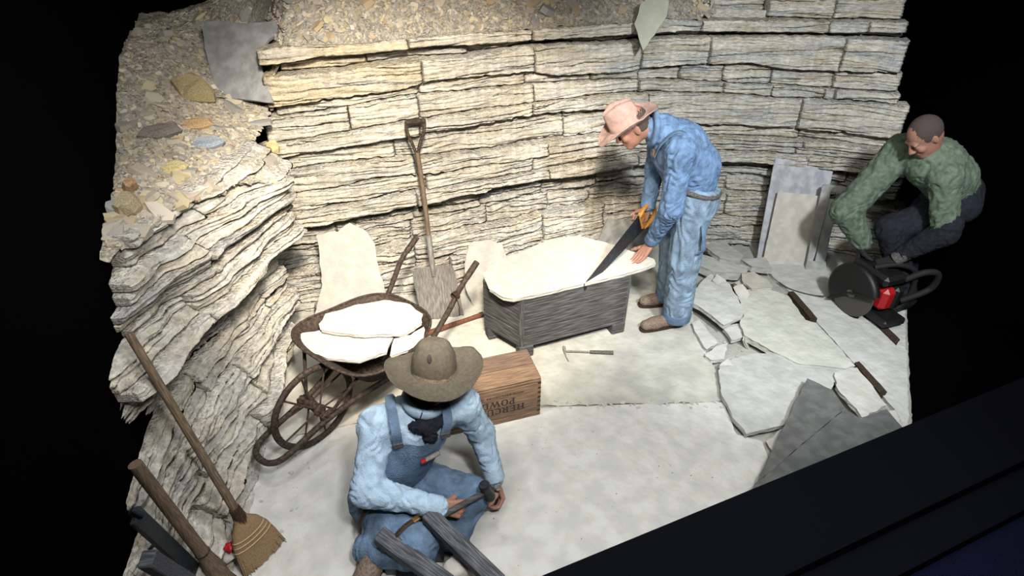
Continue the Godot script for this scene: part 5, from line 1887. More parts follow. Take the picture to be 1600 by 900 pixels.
	# overalls
	var ov := garment(t, "overalls", M.denimpale, [
		[pel + V(0.005, 0, 0.03), pel + V(0.01, 0, -0.05), 0.165, 0.175, side, 0.92],
		[nH + V(0, 0.01, 0.02), nK, 0.125, 0.100], [nK, nA + V(-0.01, 0, 0.02), 0.100, 0.098], [fH + V(0, 0, 0.02), fK, 0.120, 0.097], [fK, fA + V(-0.01, 0, 0.02), 0.097, 0.096]], 0.03, 0.009, Vector3(9, 4.5, 9), 0.0095, [[V(1.13, 3.33, 1.065), V(0.25, 0, 0.97)], [V(1.1, 3.3, 0.062), V(0, 0, -1)]], 31)
	for q in [nA, fA]:
		var c := MB.new()
		var a: Vector3 = q + V(-0.01, 0, 0)
		c.tube([a + Vector3(0, -0.058, 0), a + Vector3(0, -0.05, 0), a + Vector3(0, 0.0, 0), a + Vector3(0, 0.012, 0)], [0.094, 0.101, 0.101, 0.094], 20)
		put(c, "turned_hem", M.denim, ov)
	# bib in front of the chest, straps over the shoulders, belt
	var bib := MB.new()
	var P := PackedVector3Array()
	for j in 8:
		for i in 9:
			var u := i / 8.0 * 2.0 - 1.0
			var w := j / 7.0
			var cx := lerpf(0.965, 0.845, w) - 0.010
			P.append(V(cx + 0.035 * u * u - 0.015 * sin(w * PI), 3.325 + u * lerpf(0.145, 0.10, w), lerpf(1.03, 1.28, w)))
	bib.grid(P, 9, 8)
	put(bib, "bib", M.denim, ov)
	for s in [-1.0, 1.0]:
		var y: float = 3.325 + s * 0.115
		strap(ov, "shoulder_strap", [V(0.835, y, 1.265), V(0.858, y + s * 0.02, 1.345), V(0.925, y + s * 0.015, 1.410), V(1.01, y, 1.402), V(1.105, y - s * 0.03, 1.325), V(1.215, y - s * 0.09, 1.19), V(1.275, 3.325, 1.08)], [V(-1, 0, 0.2), V(-0.8, 0, 0.6), V(-0.1, 0, 1), V(0.3, 0, 1), V(0.7, 0, 0.7), V(1, 0, 0.3), V(1, 0, 0)], 0.034, M.denim)
		var bk := MB.new()
		bk.box(V(0.828, y, 1.285), Vector3(0.006, 0.04, 0.036), Basis.IDENTITY, 0.002)
		put(bk, "buckle", M.brass, ov)
	var bl := MB.new()
	var ring := []
	for i in 33:
		var a := TAU * i / 32
		ring.append(V(1.125 + cos(a) * 0.168 + 0.0, 3.33 + sin(a) * 0.188, 1.035 - cos(a) * 0.04 + 0.0))
	bl.tube(ring, [0.018], 8, false, 0.9)
	put(bl, "waistband", M.greycloth, ov)
	# side pocket and hammer loop on the near leg
	strap(ov, "hammer_loop", [V(1.17, 3.118, 0.86), V(1.185, 3.10, 0.78), V(1.20, 3.095, 0.70), V(1.175, 3.105, 0.66)], [V(0.3, -1, 0), V(0.3, -1, 0), V(0.3, -1, 0), V(0.3, -1, 0)], 0.024, M.denim)
	boot_into(t, "boot", V(1.205, 3.225, 0), V(0.895, 3.145, 0), nA + V(0.0, 0, 0.02), M.boot, M.leather)
	boot_into(t, "boot", V(1.215, 3.47, 0), V(0.935, 3.435, 0), fA + V(0.0, 0, 0.02), M.boot, M.leather)
	# hat: frame with y along the head's up
	var yb := upv.normalized(); var zb := -fwd.normalized()
	zb = (zb - yb * zb.dot(yb)).normalized()
	hat_into(t, Transform3D(Basis(yb.cross(zb), yb, zb), V(0.668, 3.30, 1.425)), Vector2(0.15, 0.195), 0.04, 0.014, 0.150, Vector2(0.088, 0.105), M.pinkfelt, M.pinkfelt, 5, 0.035, 0.02)
	# the saw
	var hx := V(0.885, 3.42, 0.757); var tip := V(0.455, 3.005, 0.462)
	var sw := thing("hand_saw", "hand saw with dark blade and yellow wooden handle cutting the flagstone", "saw")
	var ax := (tip - hx).normalized()
	var dn := Vector3(0, -1, 0)
	dn = (dn - ax * dn.dot(ax)).normalized()
	var nrm := ax.cross(dn)
	sw.transform = Transform3D(Basis(ax, -dn, ax.cross(-dn)), hx)
	var LL := hx.distance_to(tip)
	var sb := MB.new()
	var o1 := []; var o2 := []
	var pts := [Vector2(0.0, 0.070), Vector2(LL * 0.98, 0.026), Vector2(LL * 1.0, -0.026)]
	var teeth := 60
	for i in teeth + 1:
		var q := 1.0 - float(i) / teeth
		pts.append(Vector2(0.02 + q * (LL - 0.03), lerpf(-0.100, -0.030, q) + (0.003 if i % 2 == 0 else -0.002)))
	for p: Vector2 in pts:
		o1.append(Vector3(p.x, p.y, -0.001)); o2.append(Vector3(p.x, p.y, 0.001))
	var tr := Geometry2D.triangulate_polygon(PackedVector2Array(pts))
	for i in range(0, tr.size(), 3):
		sb.tri(o2[tr[i]], o2[tr[i + 1]], o2[tr[i + 2]])
		sb.tri(o1[tr[i]], o1[tr[i + 2]], o1[tr[i + 1]])
	for i in pts.size():
		var j := (i + 1) % pts.size()
		sb.quad(o1[i], o1[j], o2[j], o2[i])
	put(sb, "blade", M.bluesteel, sw)
	sb = MB.new()
	sb.tube(curve([Vector3(0.05, 0.05, 0), Vector3(0.0, 0.07, 0), Vector3(-0.06, 0.06, 0), Vector3(-0.095, 0.02, 0), Vector3(-0.10, -0.04, 0), Vector3(-0.08, -0.085, 0), Vector3(-0.03, -0.095, 0), Vector3(0.03, -0.08, 0)], 5), [0.017, 0.018, 0.018, 0.017, 0.016], 10, true, 0.75)
	sb.box(Vector3(0.028, -0.012, 0), Vector3(0.055, 0.125, 0.022), Basis.IDENTITY, 0.006)
	put(sb, "handle", M.yellowwood, sw)
	for q in [Vector3(0.03, 0.03, 0.012), Vector3(0.03, -0.02, 0.012), Vector3(0.03, -0.055, 0.012)]:
		sb = MB.new()
		sb.lathe([[0.0, 0.002], [0.006, 0.001], [0.006, -0.003], [0.0, -0.003]], 10, Basis(Vector3.RIGHT, PI / 2), q)
		put(sb, "rivet", M.brass, sw)

func build_sitter():
	var t := thing("person", "person in pale denim and brown hat sitting on the floor holding a hammer", "person")
	var pel := V(-0.60, 1.80, 0.15); var mid := V(-0.55, 1.83, 0.32); var chest := V(-0.46, 1.84, 0.49); var nk := V(-0.40, 1.84, 0.66)
	var rS := V(-0.615, 1.79, 0.555); var rE := V(-0.645, 1.58, 0.365); var rW := V(-0.325, 1.545, 0.295)
	var lS := V(-0.235, 1.90, 0.575); var lE := V(-0.155, 1.935, 0.34); var lW := V(-0.085, 1.81, 0.15)
	var rH := V(-0.66, 1.70, 0.14); var rK := V(-0.43, 1.445, 0.165); var rA := V(-0.66, 1.475, 0.07)
	var lH := V(-0.52, 1.80, 0.15); var lK := V(-0.20, 1.655, 0.225); var lA := V(-0.285, 1.565, 0.075)
	var hd := V(-0.372, 1.885, 0.70)
	var ax := V(0.95, 0.28, 0).normalized()   # across the shoulders
	var dep := V(0.3, -0.95, 0).normalized()  # out of the chest
	var body := MB.new()
	var F := field_of([[pel, mid, 0.11, 0.10], [mid, chest, 0.10, 0.11], [chest, nk, 0.09, 0.06], [rS, rE, 0.042, 0.036], [rE, rW, 0.036, 0.024], [lS, lE, 0.042, 0.036], [lE, lW, 0.036, 0.024], [chest, rS, 0.08, 0.05], [chest, lS, 0.08, 0.05], [rH, rK, 0.07, 0.05], [rK, rA, 0.05, 0.035], [lH, lK, 0.07, 0.05], [lK, lA, 0.05, 0.035], [pel, rH, 0.09, 0.08], [pel, lH, 0.09, 0.08]], 0.016, 0.03)
	F.nets(body)
	var fwd := V(0.60, -0.60, -0.42); var upv := V(0.12, -0.10, 0.98)
	head_into(body, hd, fwd, upv, nk + V(0.0, 0, -0.02))
	# right hand round the hammer handle, left hand round the chisel
	hand_into(body, rW + V(0.012, 0.0, -0.002), V(0.95, 0.05, -0.2), V(0.1, 0.75, -0.65), V(0.15, 0.5, 0.85), [[0.9, 1.2, 0.9], [0.95, 1.25, 0.9], [1.0, 1.25, 0.9], [1.05, 1.25, 0.9]], [0.7, 0.35, 0.7, 0.5], 1.02)
	hand_into(body, lW + V(0.004, -0.006, -0.012), V(0.25, -0.42, -0.75), V(-0.85, -0.45, 0.0), V(-0.1, -0.75, 0.3), [[0.8, 1.0, 0.6], [0.85, 1.05, 0.7], [0.9, 1.1, 0.7], [0.95, 1.1, 0.7]], [0.6, 0.5, 0.6, 0.4], 1.02)
	put(body, "body", M.skin, t)
	# hair and beard
	var rt := fwd.normalized().cross(upv.normalized())
	var un := (upv - fwd.normalized() * upv.dot(fwd.normalized())).normalized()
	var fn := fwd.normalized()
	rt = fn.cross(un)
	var bs := Basis(rt, un, -fn)
	var hb := MB.new()
	var Fh := Field.new(hd - Vector3.ONE * 0.16, hd + Vector3.ONE * 0.16, 0.006)
	Fh.ell(hd + un * 0.02 - fn * 0.025, bs, Vector3(0.080, 0.10, 0.094), 0.01)
	Fh.ell(hd - un * 0.04 - fn * 0.045, bs, Vector3(0.07, 0.05, 0.055), 0.02)
	Fh.clip(hd + fn * 0.02, fn)
	Fh.nets(hb, 0.003, Vector3(60, 20, 60), 2)
	put(hb, "hair", M.hair, t)
	hb = MB.new()
	Fh = Field.new(hd - Vector3.ONE * 0.17, hd + Vector3.ONE * 0.17, 0.006)
	Fh.ell(hd - un * 0.085 + fn * 0.055, bs, Vector3(0.062, 0.055, 0.055), 0.02)
	Fh.ell(hd - un * 0.125 + fn * 0.06, bs, Vector3(0.045, 0.05, 0.04), 0.03)
	Fh.nets(hb, 0.004, Vector3(50, 30, 50), 3)
	put(hb, "beard", M.hair, t)
	var sh := garment(t, "shirt", M.shirtpale, [
		[pel + V(0.0, 0, 0.04), mid, 0.165, 0.165, dep, 1.15], [mid, chest, 0.165, 0.165, dep, 1.15], [chest, nk + V(-0.01, 0, -0.05), 0.155, 0.08, dep, 1.2],
		[chest + V(0, 0, 0.04), rS, 0.11, 0.085], [chest + V(0, 0, 0.04), lS, 0.11, 0.085],
		[rS, rE, 0.078, 0.066], [rE, rW, 0.069, 0.047], [lS, lE, 0.078, 0.064], [lE, lW, 0.064, 0.047]], 0.035, 0.009, Vector3(8.5, 8.5, 8.5), 0.0095, [], 22)
	for q in [[rE, rW], [lE, lW]]:
		var cf := MB.new()
		var d: Vector3 = (q[1] - q[0]).normalized()
		cf.tube([q[1] - d * 0.055, q[1] - d * 0.02, q[1] + d * 0.008, q[1] + d * 0.016], [0.050, 0.051, 0.050, 0.044], 18)
		put(cf, "cuff", M.shirtpale, sh)
	var cl := MB.new()
	var cax := (nk - chest).normalized()
	var cu := cax.cross(Vector3.UP).normalized()
	var cw := cu.cross(cax)
	var crg := []
	for i in 25:
		var a := TAU * i / 24
		crg.append(nk + cax * 0.0 + cu * cos(a) * 0.080 + cw * sin(a) * 0.082)
	cl.tube(crg, [0.021], 8, false, 1.5)
	put(cl, "collar", M.shirtpale, sh)
	var ov := garment(t, "overalls", M.denim, [
		[pel + V(0.0, 0, 0.03), pel + V(0.0, 0, -0.02), 0.175, 0.18, dep, 1.05],
		[rH, rK, 0.130, 0.105], [rK, rA + V(0.02, 0, 0.02), 0.100, 0.085], [lH, lK, 0.120, 0.088], [lK, lA, 0.088, 0.092]], 0.035, 0.008, Vector3(8, 8, 8), 0.0095, [[V(-0.58, 1.80, 0.30), V(-0.15, 0, 1)], [V(0, 1.6, 0.006), V(0, 0, -1)]], 32)
	# bib on the chest
	var bib := MB.new()
	var P := PackedVector3Array()
	for j in 10:
		for i in 11:
			var u := i / 10.0 * 2.0 - 1.0
			var w := j / 9.0
			var c0 := (pel + V(0.02, 0, 0.12)).lerp(chest + V(0.02, 0, 0.05), w)
			var out := lerpf(0.165, 0.155, w) - 0.045 * u * u + 0.01 * sin(w * PI)
			P.append(c0 + dep * out + ax * u * lerpf(0.14, 0.115, w) + V(0, 0, 0.006 * sin(u * 7.0 + w * 5.0)))
	bib.grid(P, 11, 10)
	put(bib, "bib", M.denim, ov)
	var pk := MB.new()
	P = PackedVector3Array()
	for j in 4:
		for i in 6:
			var u := i / 5.0 * 2.0 - 1.0
			var w := lerpf(0.45, 0.86, j / 3.0)
			var c0 := (pel + V(0.02, 0, 0.12)).lerp(chest + V(0.02, 0, 0.05), w)
			P.append(c0 + dep * (0.172 - 0.02 * u * u + 0.004 * j) + ax * (0.01 + u * 0.065))
	pk.grid(P, 6, 4)
	put(pk, "bib_pocket", M.denim, ov)
	for s in [-1.0, 1.0]:
		var b0: Vector3 = chest + dep * 0.125 + ax * s * 0.105 + V(0.02, 0, 0.05)
		strap(ov, "shoulder_strap", [b0, chest + dep * 0.115 + ax * s * 0.115 + V(0.03, 0, 0.12), chest + dep * 0.055 + ax * s * 0.115 + V(0.03, 0, 0.178), chest - dep * 0.05 + ax * s * 0.105 + V(0.02, 0, 0.172), chest - dep * 0.135 + ax * s * 0.07 + V(-0.01, 0, 0.08), chest - dep * 0.165 + V(-0.03, 0, -0.08)], [dep, dep + Vector3(0, 0.4, 0), Vector3(0, 1, 0) + dep * 0.5, Vector3(0, 1, 0) - dep * 0.4, -dep + Vector3(0, 0.3, 0), -dep], 0.042, M.denim)
		var bk := MB.new()
		var bb := Basis(ax, Vector3.UP, ax.cross(Vector3.UP))
		bk.box(b0 + dep * 0.008, Vector3(0.045, 0.030, 0.006), bb, 0.002)
		put(bk, "buckle", M.greycloth, ov)
	var kc := MB.new()
	var Fk := Field.new(chest + dep * 0.09 + V(0.05, 0, 0.10) - Vector3.ONE * 0.13, chest + dep * 0.09 + V(0.05, 0, 0.10) + Vector3.ONE * 0.13, 0.007)
	Fk.ell(chest + dep * 0.085 + V(0.055, 0, 0.115), Basis(ax, Vector3.UP, ax.cross(Vector3.UP)), Vector3(0.085, 0.035, 0.05), 0.02)
	Fk.ell(chest + dep * 0.12 + V(0.06, 0, 0.07), Basis(ax, Vector3.UP, ax.cross(Vector3.UP)), Vector3(0.035, 0.05, 0.028), 0.02)
	Fk.nets(kc, 0.008, Vector3(22, 22, 22), 5)
	put(kc, "neckerchief", M.navy, t)
	# spectacle case with a red end in the bib pocket
	var cs := thing("pocket_case", "small metal case with a red end in the sitting man's bib pocket", "case", chest + dep * 0.187 + ax * 0.02 + V(0.01, 0, -0.015))
	var cb := MB.new()
	var dir := (ax * 0.9 + Vector3.UP * 0.35).normalized()
	cb.tube([-dir * 0.01, dir * 0.035, dir * 0.06], [0.013, 0.013, 0.011], 10, true, 0.6)
	put(cb, "case", M.oldsteel, cs)
	cb = MB.new()
	cb.tube([-dir * 0.032, -dir * 0.008], [0.012, 0.0135], 10, true, 0.6)
	put(cb, "red_end", M.red, cs)
	boot_into(t, "boot", V(-0.60, 1.44, 0), V(-0.72, 1.25, 0), rA + V(0.03, -0.02, 0.05), M.boot, M.leather)
	boot_into(t, "boot", V(-0.31, 1.60, 0), V(-0.16, 1.40, 0), lA + V(0, 0, 0.02), M.boot, M.leather)
	# leather straps on the right leg
	for q in [[0.35, 0.150], [0.92, 0.118]]:
		var c: Vector3 = rH.lerp(rK, q[0])
		var d := (rK - rH).normalized()
		var u := d.cross(Vector3.UP).normalized()
		var w := u.cross(d)
		var pts := []; var nr := []
		for i in 13:
			var a := TAU * i / 12
			pts.append(c + (u * cos(a) + w * sin(a)) * q[1])
			nr.append(u * cos(a) + w * sin(a))
		strap(ov, "leg_strap", pts, nr, 0.022, M.leather)
		var bk := MB.new()
		var dd := (w * 0.9 + u * -0.3).normalized()
		bk.box(c + dd * (q[1] + 0.006), Vector3(0.034, 0.008, 0.028), Basis(u, w, u.cross(w)), 0.003)
		put(bk, "strap_buckle", M.brass, ov)
	# hat
	var yb := V(0.05, 0.16, 0.98).normalized()
	var zb := V(-0.35, 0.93, 0.0)
	zb = (zb - yb * zb.dot(yb)).normalized()
	var ht := hat_into(t, Transform3D(Basis(yb.cross(zb), yb, zb), V(-0.345, 1.885, 0.795)), Vector2(0.215, 0.200), 0.052, 0.016, 0.165, Vector2(0.100, 0.108), M.brownfelt, M.boot, 8, 0.004, 0.012, true)
	var hole := MB.new()
	hole.lathe([[0.0, 0.002], [0.010, 0.001], [0.012, -0.002]], 9, Basis(Vector3(1, 0, 0), -1.1) * Basis.from_scale(Vector3(0.9, 1.0, 1.7)), Vector3(0.040, 0.126, -0.082))
	put(hole, "worn_hole", M.ink, ht)
	# hammer and chisel
	var hm := thing("hammer", "dark steel club hammer held by the sitting man", "hammer")
	var h0 := V(-0.285, 1.525, 0.285); var h1 := V(-0.112, 1.60, 0.335)
	var hbm := MB.new()
	hbm.tube([h0 - (h1 - h0) * 0.15, h0, h1], [0.014, 0.015, 0.013], 10)
	put(hbm, "handle", M.greywood, hm)
	hbm = MB.new()
	var hx := (h1 - h0).normalized()
	var hy := (V(0.35, 0.1, -0.9) - hx * V(0.35, 0.1, -0.9).dot(hx)).normalized()
	hbm.tube([h1 - hy * 0.055, h1 - hy * 0.045, h1 - hy * 0.02, h1 + hy * 0.02, h1 + hy * 0.045, h1 + hy * 0.058], [0.022, 0.027, 0.022, 0.022, 0.027, 0.022], 14)
	put(hbm, "head", M.bluesteel, hm)
	var ch := thing("chisel", "dark cold chisel held upright in the sitting man's left hand", "chisel")
	hbm = MB.new()
	hbm.tube([V(-0.085, 1.735, 0.0), V(-0.083, 1.737, 0.03), V(-0.078, 1.742, 0.09), V(-0.072, 1.748, 0.155)], [0.006, 0.012, 0.012, 0.013], 8)
	put(hbm, "shank", M.bluesteel, ch)
	hbm = MB.new()
	hbm.tube([V(-0.0725, 1.7475, 0.150), V(-0.0715, 1.7485, 0.163)], [0.0135, 0.015], 10)
	put(hbm, "struck_end", M.bright, ch)
	# rails
	var a0 := V(-0.58, 1.440, 0.25); var a1 := V(-0.255, 1.250, 0.185)
	var c0 := V(-0.372, 1.508, 0.30); var c1 := V(-0.05, 1.230, 0.235)
	var g := "weathered rails under the sitting man"
	var k := 0
	for e in [[a0, a1, "weathered grey timber rail nearer the broom, running under the sitting man's knee"], [c0, c1, "weathered grey timber rail on the right, running under the sitting man's knee"]]:
		var rl := thing("timber_rail", e[2], "timber", Vector3.ZERO, g)
		board(rl, "rail", e[0], e[1], 0.055, 0.07, M.rail2, 0.006)
		for f in [0.1, 0.9]:
			var p: Vector3 = e[0].lerp(e[1], f)
			var bb := MB.new()
			bb.box(Vector3(p.x, p.y * 0.5 - 0.012, p.z), Vector3(0.05, p.y - 0.024, 0.05), Basis.IDENTITY, 0.004)
			put(bb, "block", M.rail2, rl)
		k += 1
	# stone wedged between the rails
	var st := MB.new()
	var r := RandomNumberGenerator.new()
	r.seed = 17
	var lv := [[-0.14, 0.8], [-0.04, 1.0], [0.01, 1.04], [0.035, 0.98], [0.05, 0.72], [0.055, 0.0]]
	P = PackedVector3Array()
	for q in lv:
		for i in 18:
			var a := TAU * i / 18
			var kx: float = signf(cos(a)) * pow(absf(cos(a)), 0.7) * 0.075 * q[1] * r.randf_range(0.95, 1.05)
			var kz: float = signf(sin(a)) * pow(absf(sin(a)), 0.7) * 0.05 * q[1] * r.randf_range(0.95, 1.05)
			P.append(Vector3(kx, q[0], kz))
	st.grid(P, 18, lv.size(), true)
	var so := put(st, "wedge_stone", M.pale)
	so.position = V(-0.222, 1.352, 0.142)
	so.rotation.y = 0.55
	tag(so, "rounded pale stone block wedged between the two timber rails", "stone")

func build_cutter():
	var t := thing("person", "person in green shirt and dark trousers stooping over the power saw at the right edge", "person")
	var pel := V(2.98, 3.55, 0.86); var mid := V(2.86, 3.52, 1.0); var chest := V(2.72, 3.50, 1.10); var nk := V(2.62, 3.47, 1.20)
	var hd := V(2.55, 3.45, 1.29)
	var fS := V(2.59, 3.66, 1.13); var fE := V(2.34, 3.62, 0.70); var fW := V(2.50, 3.56, 0.46)
	var nS := V(2.70, 3.34, 1.08); var nE := V(2.80, 3.27, 0.72); var nW := V(2.645, 3.37, 0.455)
	var nH := V(2.98, 3.45, 0.82); var nK := V(2.62, 3.50, 0.62); var nA := V(2.86, 3.42, 0.12)
	var fH := V(3.0, 3.65, 0.82); var fK := V(2.86, 3.68, 0.46); var fA := V(3.02, 3.68, 0.12)
	var body := MB.new()
	var F := field_of([[pel, mid, 0.11, 0.10], [mid, chest, 0.10, 0.11], [chest, nk, 0.09, 0.06], [nS, nE, 0.042, 0.036], [nE, nW, 0.036, 0.024], [fS, fE, 0.042, 0.036], [fE, fW, 0.036, 0.024], [chest, nS, 0.08, 0.05], [chest, fS, 0.08, 0.05], [nH, nK, 0.07, 0.05], [nK, nA, 0.05, 0.035], [fH, fK, 0.07, 0.05], [fK, fA, 0.05, 0.035], [pel, nH, 0.1, 0.08], [pel, fH, 0.1, 0.08]], 0.016, 0.03)
	F.nets(body)
	var fwd := V(-0.65, -0.1, -0.75); var upv := V(-0.75, 0.0, 0.65)
	head_into(body, hd, fwd, upv, nk)
	put(body, "body", M.skin, t)
	var hb := MB.new()
	var fn := fwd.normalized()
	var un := (upv - fn * upv.dot(fn)).normalized()
	var Fh := Field.new(hd - Vector3.ONE * 0.16, hd + Vector3.ONE * 0.16, 0.007)
	Fh.ell(hd + un * 0.038 - fn * 0.022, Basis(fn.cross(un), un, -fn), Vector3(0.082, 0.098, 0.097), 0.01)
	Fh.clip(hd + fn * 0.04 - un * 0.02, (fn - un * 0.5).normalized())
	Fh.nets(hb, 0.003, Vector3(60, 20, 60), 2)
	put(hb, "hair", M.hair, t)
	var dp := V(0.5, 0, 0.85).normalized()
	garment(t, "shirt", M.green, [
		[pel + V(-0.02, 0, 0.03), mid, 0.15, 0.155], [mid, chest, 0.155, 0.165], [chest, nk + V(0.02, 0, -0.02), 0.15, 0.08],
		[chest, nS, 0.12, 0.09], [chest, fS, 0.12, 0.095],
		[fS, fE, 0.105, 0.100], [fE, fW + V(0, 0, 0.02), 0.098, 0.068], [nS, nE, 0.09, 0.075]], 0.035, 0.010, Vector3(10, 10, 10), 0.0105, [], 24)
	garment(t, "trousers", M.navy, [
		[pel, pel + V(0.01, 0, -0.06), 0.165, 0.165], [nH, nK, 0.115, 0.095], [nK, nA, 0.092, 0.08], [fH, fK, 0.115, 0.095], [fK, fA, 0.092, 0.08]], 0.03, 0.008, Vector3(11, 9, 11), 0.0105, [[V(2.9, 3.5, 0.03), V(0, 0, -1)]], 34)
	garment(t, "dark_sleeve", M.navy, [[nE + V(0, 0, 0.06), nE, 0.086, 0.086], [nE, nW + V(0.03, -0.01, 0.05), 0.086, 0.055]], 0.02, 0.006, Vector3(12, 12, 12), 0.009, [], 35)
	var cf := MB.new()
	var d := (nW - nE).normalized()
	var cp := []; var cr := []
	for i in 12:
		cp.append(nW - d * (0.075 - i * 0.007)); cr.append(0.046 + (0.004 if i % 2 == 0 else 0.0))
	cf.tube(cp, cr, 16)
	put(cf, "ribbed_cuff", M.greycloth, t)
	var gl := MB.new()
	hand_into(gl, nW + d * 0.01, V(-0.75, 0.1, -0.45), V(-0.4, 0.2, -0.8), V(-0.2, 0.9, 0.1), [[0.8, 1.0, 0.7], [0.85, 1.0, 0.7], [0.9, 1.0, 0.7], [0.9, 1.0, 0.7]], [0.6, 0.6, 0.6, 0.4], 1.1, 1.3)
	hand_into(gl, fW, V(0.1, -0.2, -0.9), V(0.5, -0.5, -0.3), V(-0.5, -0.6, 0.1), [[0.8, 1.0, 0.7], [0.85, 1.0, 0.7], [0.9, 1.0, 0.7], [0.9, 1.0, 0.7]], [0.6, 0.6, 0.6, 0.4], 1.1, 1.3)
	put(gl, "gloves", M.rubber, t)
	boot_into(t, "shoe", V(2.98, 3.46, 0), V(2.72, 3.36, 0), nA, M.rubber, M.black)
	boot_into(t, "shoe", V(3.10, 3.70, 0), V(2.84, 3.64, 0), fA, M.rubber, M.black)
	# power saw
	var s := thing("power_saw", "black and red petrol cut-off saw with a large disc standing on the floor", "saw")
	var n := V(-0.95, -0.30, 0.0).normalized()    # the disc faces left and forward
	var up := Vector3.UP
	up = (up - n * up.dot(n)).normalized()
	var rt := up.cross(n)                           # along the cutting line, to the right
	s.transform = Transform3D(Basis(rt, up, n) * Basis.from_scale(Vector3.ONE * 1.2), V(2.42, 3.40, 0.0))
	var zb := Basis(Vector3.RIGHT, PI / 2)
	var b := MB.new()
	b.lathe([[0.0, -0.003], [0.148, -0.003], [0.15, 0.0], [0.148, 0.003], [0.0, 0.003]], 48, zb, Vector3(0.035, 0.152, 0.0))
	put(b, "cutting_disc", M.disc, s)
	b = MB.new()
	b.lathe([[0.0, 0.012], [0.03, 0.012], [0.032, 0.006], [0.0, 0.006]], 20, zb, Vector3(0.035, 0.152, 0.0))
	put(b, "disc_nut", M.oldsteel, s)
	# guard: a thick half drum over the upper left of the disc
	b = MB.new()
	var m := 30
	for lay in [[0.165, 0.022, 0.0], [0.165, 0.0, 1.0]]:
		pass
	var rings := []
	for q in [[0.02, 0.024], [0.150, 0.026], [0.168, 0.018], [0.172, 0.0], [0.168, -0.02], [0.150, -0.026]]:
		var ring := []
		for i in m + 1:
			var a := deg_to_rad(lerpf(20.0, 228.0, float(i) / m))
			ring.append(Vector3(0.035 + cos(a) * q[0], 0.160 + sin(a) * q[0], q[1]))
		rings.append(ring)
	var P := PackedVector3Array()
	for ring in rings:
		for p in ring:
			P.append(p)
	b.grid(P, m + 1, rings.size())
	put(b, "disc_guard", M.black, s)
	b = MB.new()
	b.tube([Vector3(0.20, 0.215, 0.026), Vector3(0.035, 0.155, 0.028), Vector3(-0.085, 0.035, 0.027)], [0.006], 8)
	put(b, "guard_rib", M.rubber, s)
	b = MB.new()
	b.box(Vector3(0.08, 0.165, -0.115), Vector3(0.22, 0.15, 0.09), Basis.IDENTITY, 0.025)
	put(b, "engine_cover", M.red, s)
	b = MB.new()
	b.box(Vector3(0.08, 0.15, -0.195), Vector3(0.20, 0.16, 0.07), Basis.IDENTITY, 0.02)
	put(b, "starter_housing", M.black, s)
	b = MB.new()
	b.box(Vector3(0.05, 0.29, -0.12), Vector3(0.26, 0.07, 0.16), Basis.IDENTITY, 0.02)
	put(b, "air_filter_cover", M.black, s)
	b = MB.new()
	b.box(Vector3(0.14, 0.045, -0.14), Vector3(0.24, 0.05, 0.16), Basis.IDENTITY, 0.012)
	put(b, "base_plate", M.black, s)
	b = MB.new()
	b.tube(curve([Vector3(0.06, 0.33, -0.06), Vector3(0.11, 0.36, -0.16), Vector3(0.14, 0.32, -0.27), Vector3(0.15, 0.22, -0.31), Vector3(0.15, 0.11, -0.31), Vector3(0.14, 0.045, -0.27), Vector3(0.12, 0.035, -0.15)], 6), [0.015], 12)
	put(b, "front_handle", M.rubber, s)
	b = MB.new()
	b.tube(curve([Vector3(0.16, 0.28, -0.2), Vector3(0.2, 0.34, -0.28), Vector3(0.22, 0.32, -0.36), Vector3(0.2, 0.2, -0.38), Vector3(0.16, 0.12, -0.24)], 6), [0.018], 12)
	put(b, "rear_handle", M.rubber, s)
	# water hose trailing to the left
	var hose := thing("water_hose", "thin grey hose trailing over the floor left of the power saw", "hose")
	b = MB.new()
	b.tube(curve([V(2.36, 3.52, 0.03), V(2.30, 3.56, 0.008), V(2.22, 3.60, 0.006), V(2.14, 3.66, 0.006), V(2.10, 3.74, 0.006)], 6), [0.005], 8)
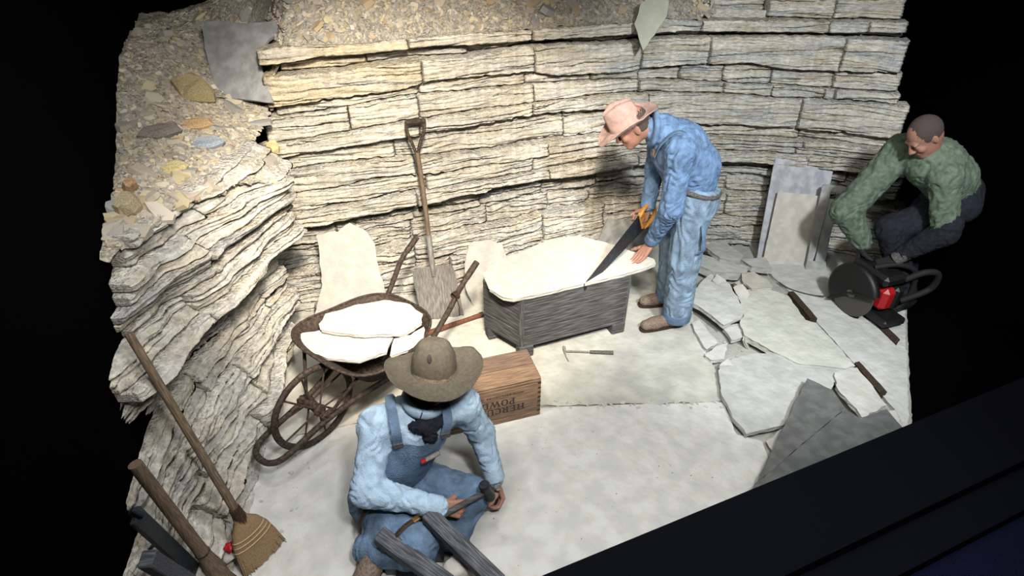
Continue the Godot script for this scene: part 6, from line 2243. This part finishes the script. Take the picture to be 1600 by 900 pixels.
	put(b, "hose", M.slatehose, hose)

func _ready():
	setup_view()
	make_materials()
	M.lath = stuff_mat(Color(0.30, 0.25, 0.21), 0.5, 1.0, 0.03, Vector3(10, 10, 3), 0.9, true, 0.5, 0.05, false, 71)
	var cr := RandomNumberGenerator.new()
	cr.seed = 8
	for k in 8:
		var m: StandardMaterial3D = M.chip.duplicate()
		m.vertex_color_use_as_albedo = false
		var cc: Color = [Color(0.48, 0.42, 0.35), Color(0.56, 0.49, 0.33), Color(0.47, 0.37, 0.25), Color(0.35, 0.345, 0.34), Color(0.60, 0.55, 0.47), Color(0.42, 0.385, 0.33), Color(0.52, 0.46, 0.37), Color(0.38, 0.35, 0.32)][k]
		m.albedo_color = cc.linear_to_srgb()
		M["chip_%d" % k] = m
	M.floor_mottled = stuff_mat(Color(0.71, 0.71, 0.69), 0.90, 1.0, 0.02, Vector3(0.45, 0.45, 0.45), 0.85, true, 0.25, 0.05, true, 15)
	for k in [2, 3]:
		var cw: StandardMaterial3D = M.cratewood.duplicate()
		cw.albedo_color = [Color(0.47, 0.39, 0.335), Color(0.54, 0.44, 0.36)][k - 2]
		M["cratewood%d" % k] = cw
	M.disc = plain(Color(0.30, 0.285, 0.27), 0.7, 0.1)
	M.lightslate = stuff_mat(Color(0.70, 0.705, 0.725), 0.86, 1.0, 0.015, Vector3(1.2, 1.2, 1.2), 0.85, false, 0.25, 0.05, true, 16)
	build_lamps()
	build_enclosure()
	prepare_wall()
	build_back_wall()
	build_left_ledge()
	build_rubble()
	build_floor()
	build_broken_slabs()
	build_leaning_slabs()
	build_rubble_stones()
	build_shovel()
	build_wheelbarrow()
	build_chest()
	build_crate()
	build_small_tools()
	M.rail2 = stuff_mat(Color(0.40, 0.41, 0.44), 0.6, 1.0, 0.02, Vector3(0.8, 14, 14), 0.85, false, 0.7, 0.03, false, 22)
	M.slatehose = plain(Color(0.25, 0.25, 0.26), 0.7)
	build_sawyer()
	build_sitter()
	build_cutter()
	#MORE
